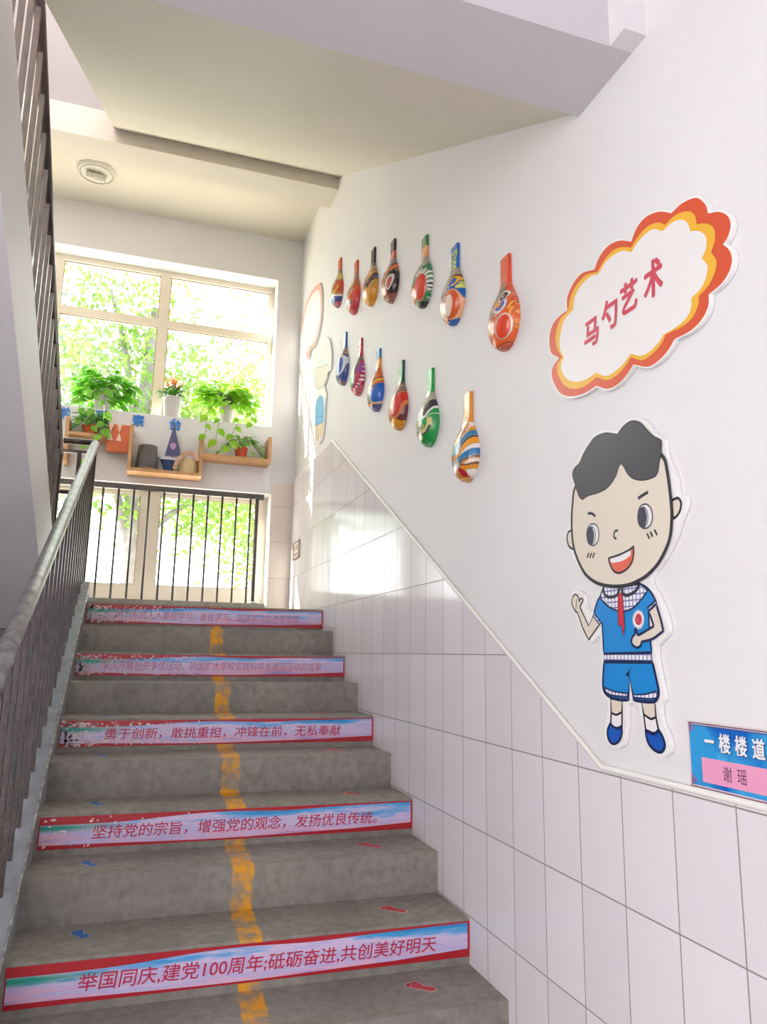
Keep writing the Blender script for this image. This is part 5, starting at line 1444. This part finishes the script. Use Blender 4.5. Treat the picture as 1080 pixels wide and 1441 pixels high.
# ------------------------------------------------------------------ trees outside the windows
BARK = mat('grey_bark', (120, 116, 118), 0.9, noise=(8, 0.2), col2=(96, 90, 88), bump=(20, 0.4))
TL1 = mat('bright_tree_leaf', (122, 150, 66), 0.6, noise=(0.9, 0.2), col2=(98, 136, 66), translucent=0.55)
TL2 = mat('yellow_green_tree_leaf', (146, 160, 70), 0.6, noise=(0.9, 0.2), col2=(116, 148, 70), translucent=0.5)
TL3 = mat('blue_green_tree_leaf', (104, 140, 98), 0.6, noise=(0.9, 0.2), col2=(92, 130, 106), translucent=0.5)
for m_ in (TL1, TL2, TL3): m_.node_tree.nodes['Principled BSDF'].inputs['Specular IOR Level'].default_value = 0.15
def tree(x, y, trunk_r, h, blobs, nl, lm, label, forks, ls=0.14):
    t = thing('tree', label, 'tree', (x, y, -0.1), 'trees outside the stair windows')
    G().tube([(x, y, -0.1), (x + 0.05, y, h * 0.3), (x - 0.04, y + 0.05, h * 0.62), (x + 0.06, y, h)], [trunk_r * 1.2, trunk_r, trunk_r * 0.8, trunk_r * 0.35], 12).make('trunk', BARK, t, smooth=True)
    b = G()
    for (z0, ex, ey, ez) in forks:
        b.tube(catmull([(x, y, z0), (x + ex * 0.5, y + ey * 0.5, z0 + (ez - z0) * 0.6), (x + ex, y + ey, ez)], 5), [trunk_r * 0.45 * (1 - 0.07 * k) for k in range(11)], 7)
    b.make('branches', BARK, t, smooth=True)
    g = G()
    tot = sum(w for *_, w in blobs)
    for (bx, by, bz, rx, rz, w) in blobs:
        # clumps of leaves with gaps between them
        ncl = max(4, int(nl * 1.0 * w / tot / 26))
        for c_ in range(ncl):
            u = rng.normal(size=3); u /= np.linalg.norm(u)
            q = u * (rng.random() ** 0.45)
            cx, cy_, cz_ = bx + q[0] * rx, by + q[1] * rx * 0.8, bz + q[2] * rz
            cr = rng.uniform(0.16, 0.34)
            for _ in range(26):
                p = Vector((cx + rng.normal() * cr, cy_ + rng.normal() * cr, cz_ + rng.normal() * cr * 0.7))
                if p.y < 7.6: continue
                d = Vector(rng.normal(size=3)); d.normalize()
                e = d.orthogonal().normalized()
                a = ls * rng.uniform(0.6, 1.1)
                g.add([p - d * a * 0.5, p + e * a * 0.28, p + d * a * 0.5, p - e * a * 0.28], [(0, 1, 2, 3)])
    g.make('crown', lm, t)
tree(-0.12, 11.0, 0.16, 6.6, [(-0.3, 11, 5.6, 1.5, 1.3, 3), (0.4, 10.8, 4.6, 1.2, 0.9, 1.6), (-0.7, 10.6, 4.2, 0.9, 0.8, 1.2), (0.9, 10.6, 3.4, 0.9, 0.5, 0.9), (-0.5, 10.8, 7.2, 1.5, 0.8, 0.9)], 5200, TL1, 'airy bright green tree with grey trunk outside the middle of the window',
     [(2.8, -0.9, -0.2, 5.4), (3.2, 0.9, 0.1, 5.2), (4.2, -0.6, 0.2, 6.9), (3.0, 1.0, -0.3, 3.8)])
tree(2.2, 13.0, 0.17, 7.0, [(1.9, 13, 6.2, 1.8, 1.3, 3), (1.0, 12.6, 5.3, 1.2, 1.0, 1.6), (2.4, 12.8, 4.4, 1.5, 0.9, 1.6), (1.3, 12.4, 3.8, 1.1, 0.6, 1.0), (2.3, 12.4, 8.4, 1.3, 0.7, 0.6)], 5200, TL2, 'yellow-green rounded tree outside the right half of the window',
     [(3.0, -0.9, -0.2, 5.6), (3.4, 0.8, 0.1, 6.4), (2.6, -0.6, 0.2, 4.4)])
tree(-2.3, 12.0, 0.17, 6.6, [(-2.0, 12, 5.4, 1.3, 1.6, 3), (-1.5, 11.8, 4.2, 0.9, 1.0, 1.3), (-2.4, 11.6, 7.0, 1.2, 0.7, 0.7)], 3800, TL3, 'blue-green tree outside the left edge of the window',
     [(3.0, 0.9, -0.2, 5.0), (3.4, -0.8, 0.1, 6.0)])
tree(3.2, 9.6, 0.10, 3.4, [(2.4, 9.8, 3.0, 0.9, 0.5, 1), (1.6, 9.7, 2.75, 0.7, 0.4, 0.8)], 1500, TL1, 'low leafy tree spreading behind the lower window',
     [(2.0, -1.2, 0.1, 3.0), (1.8, -0.8, 0.2, 2.6)], 0.11)
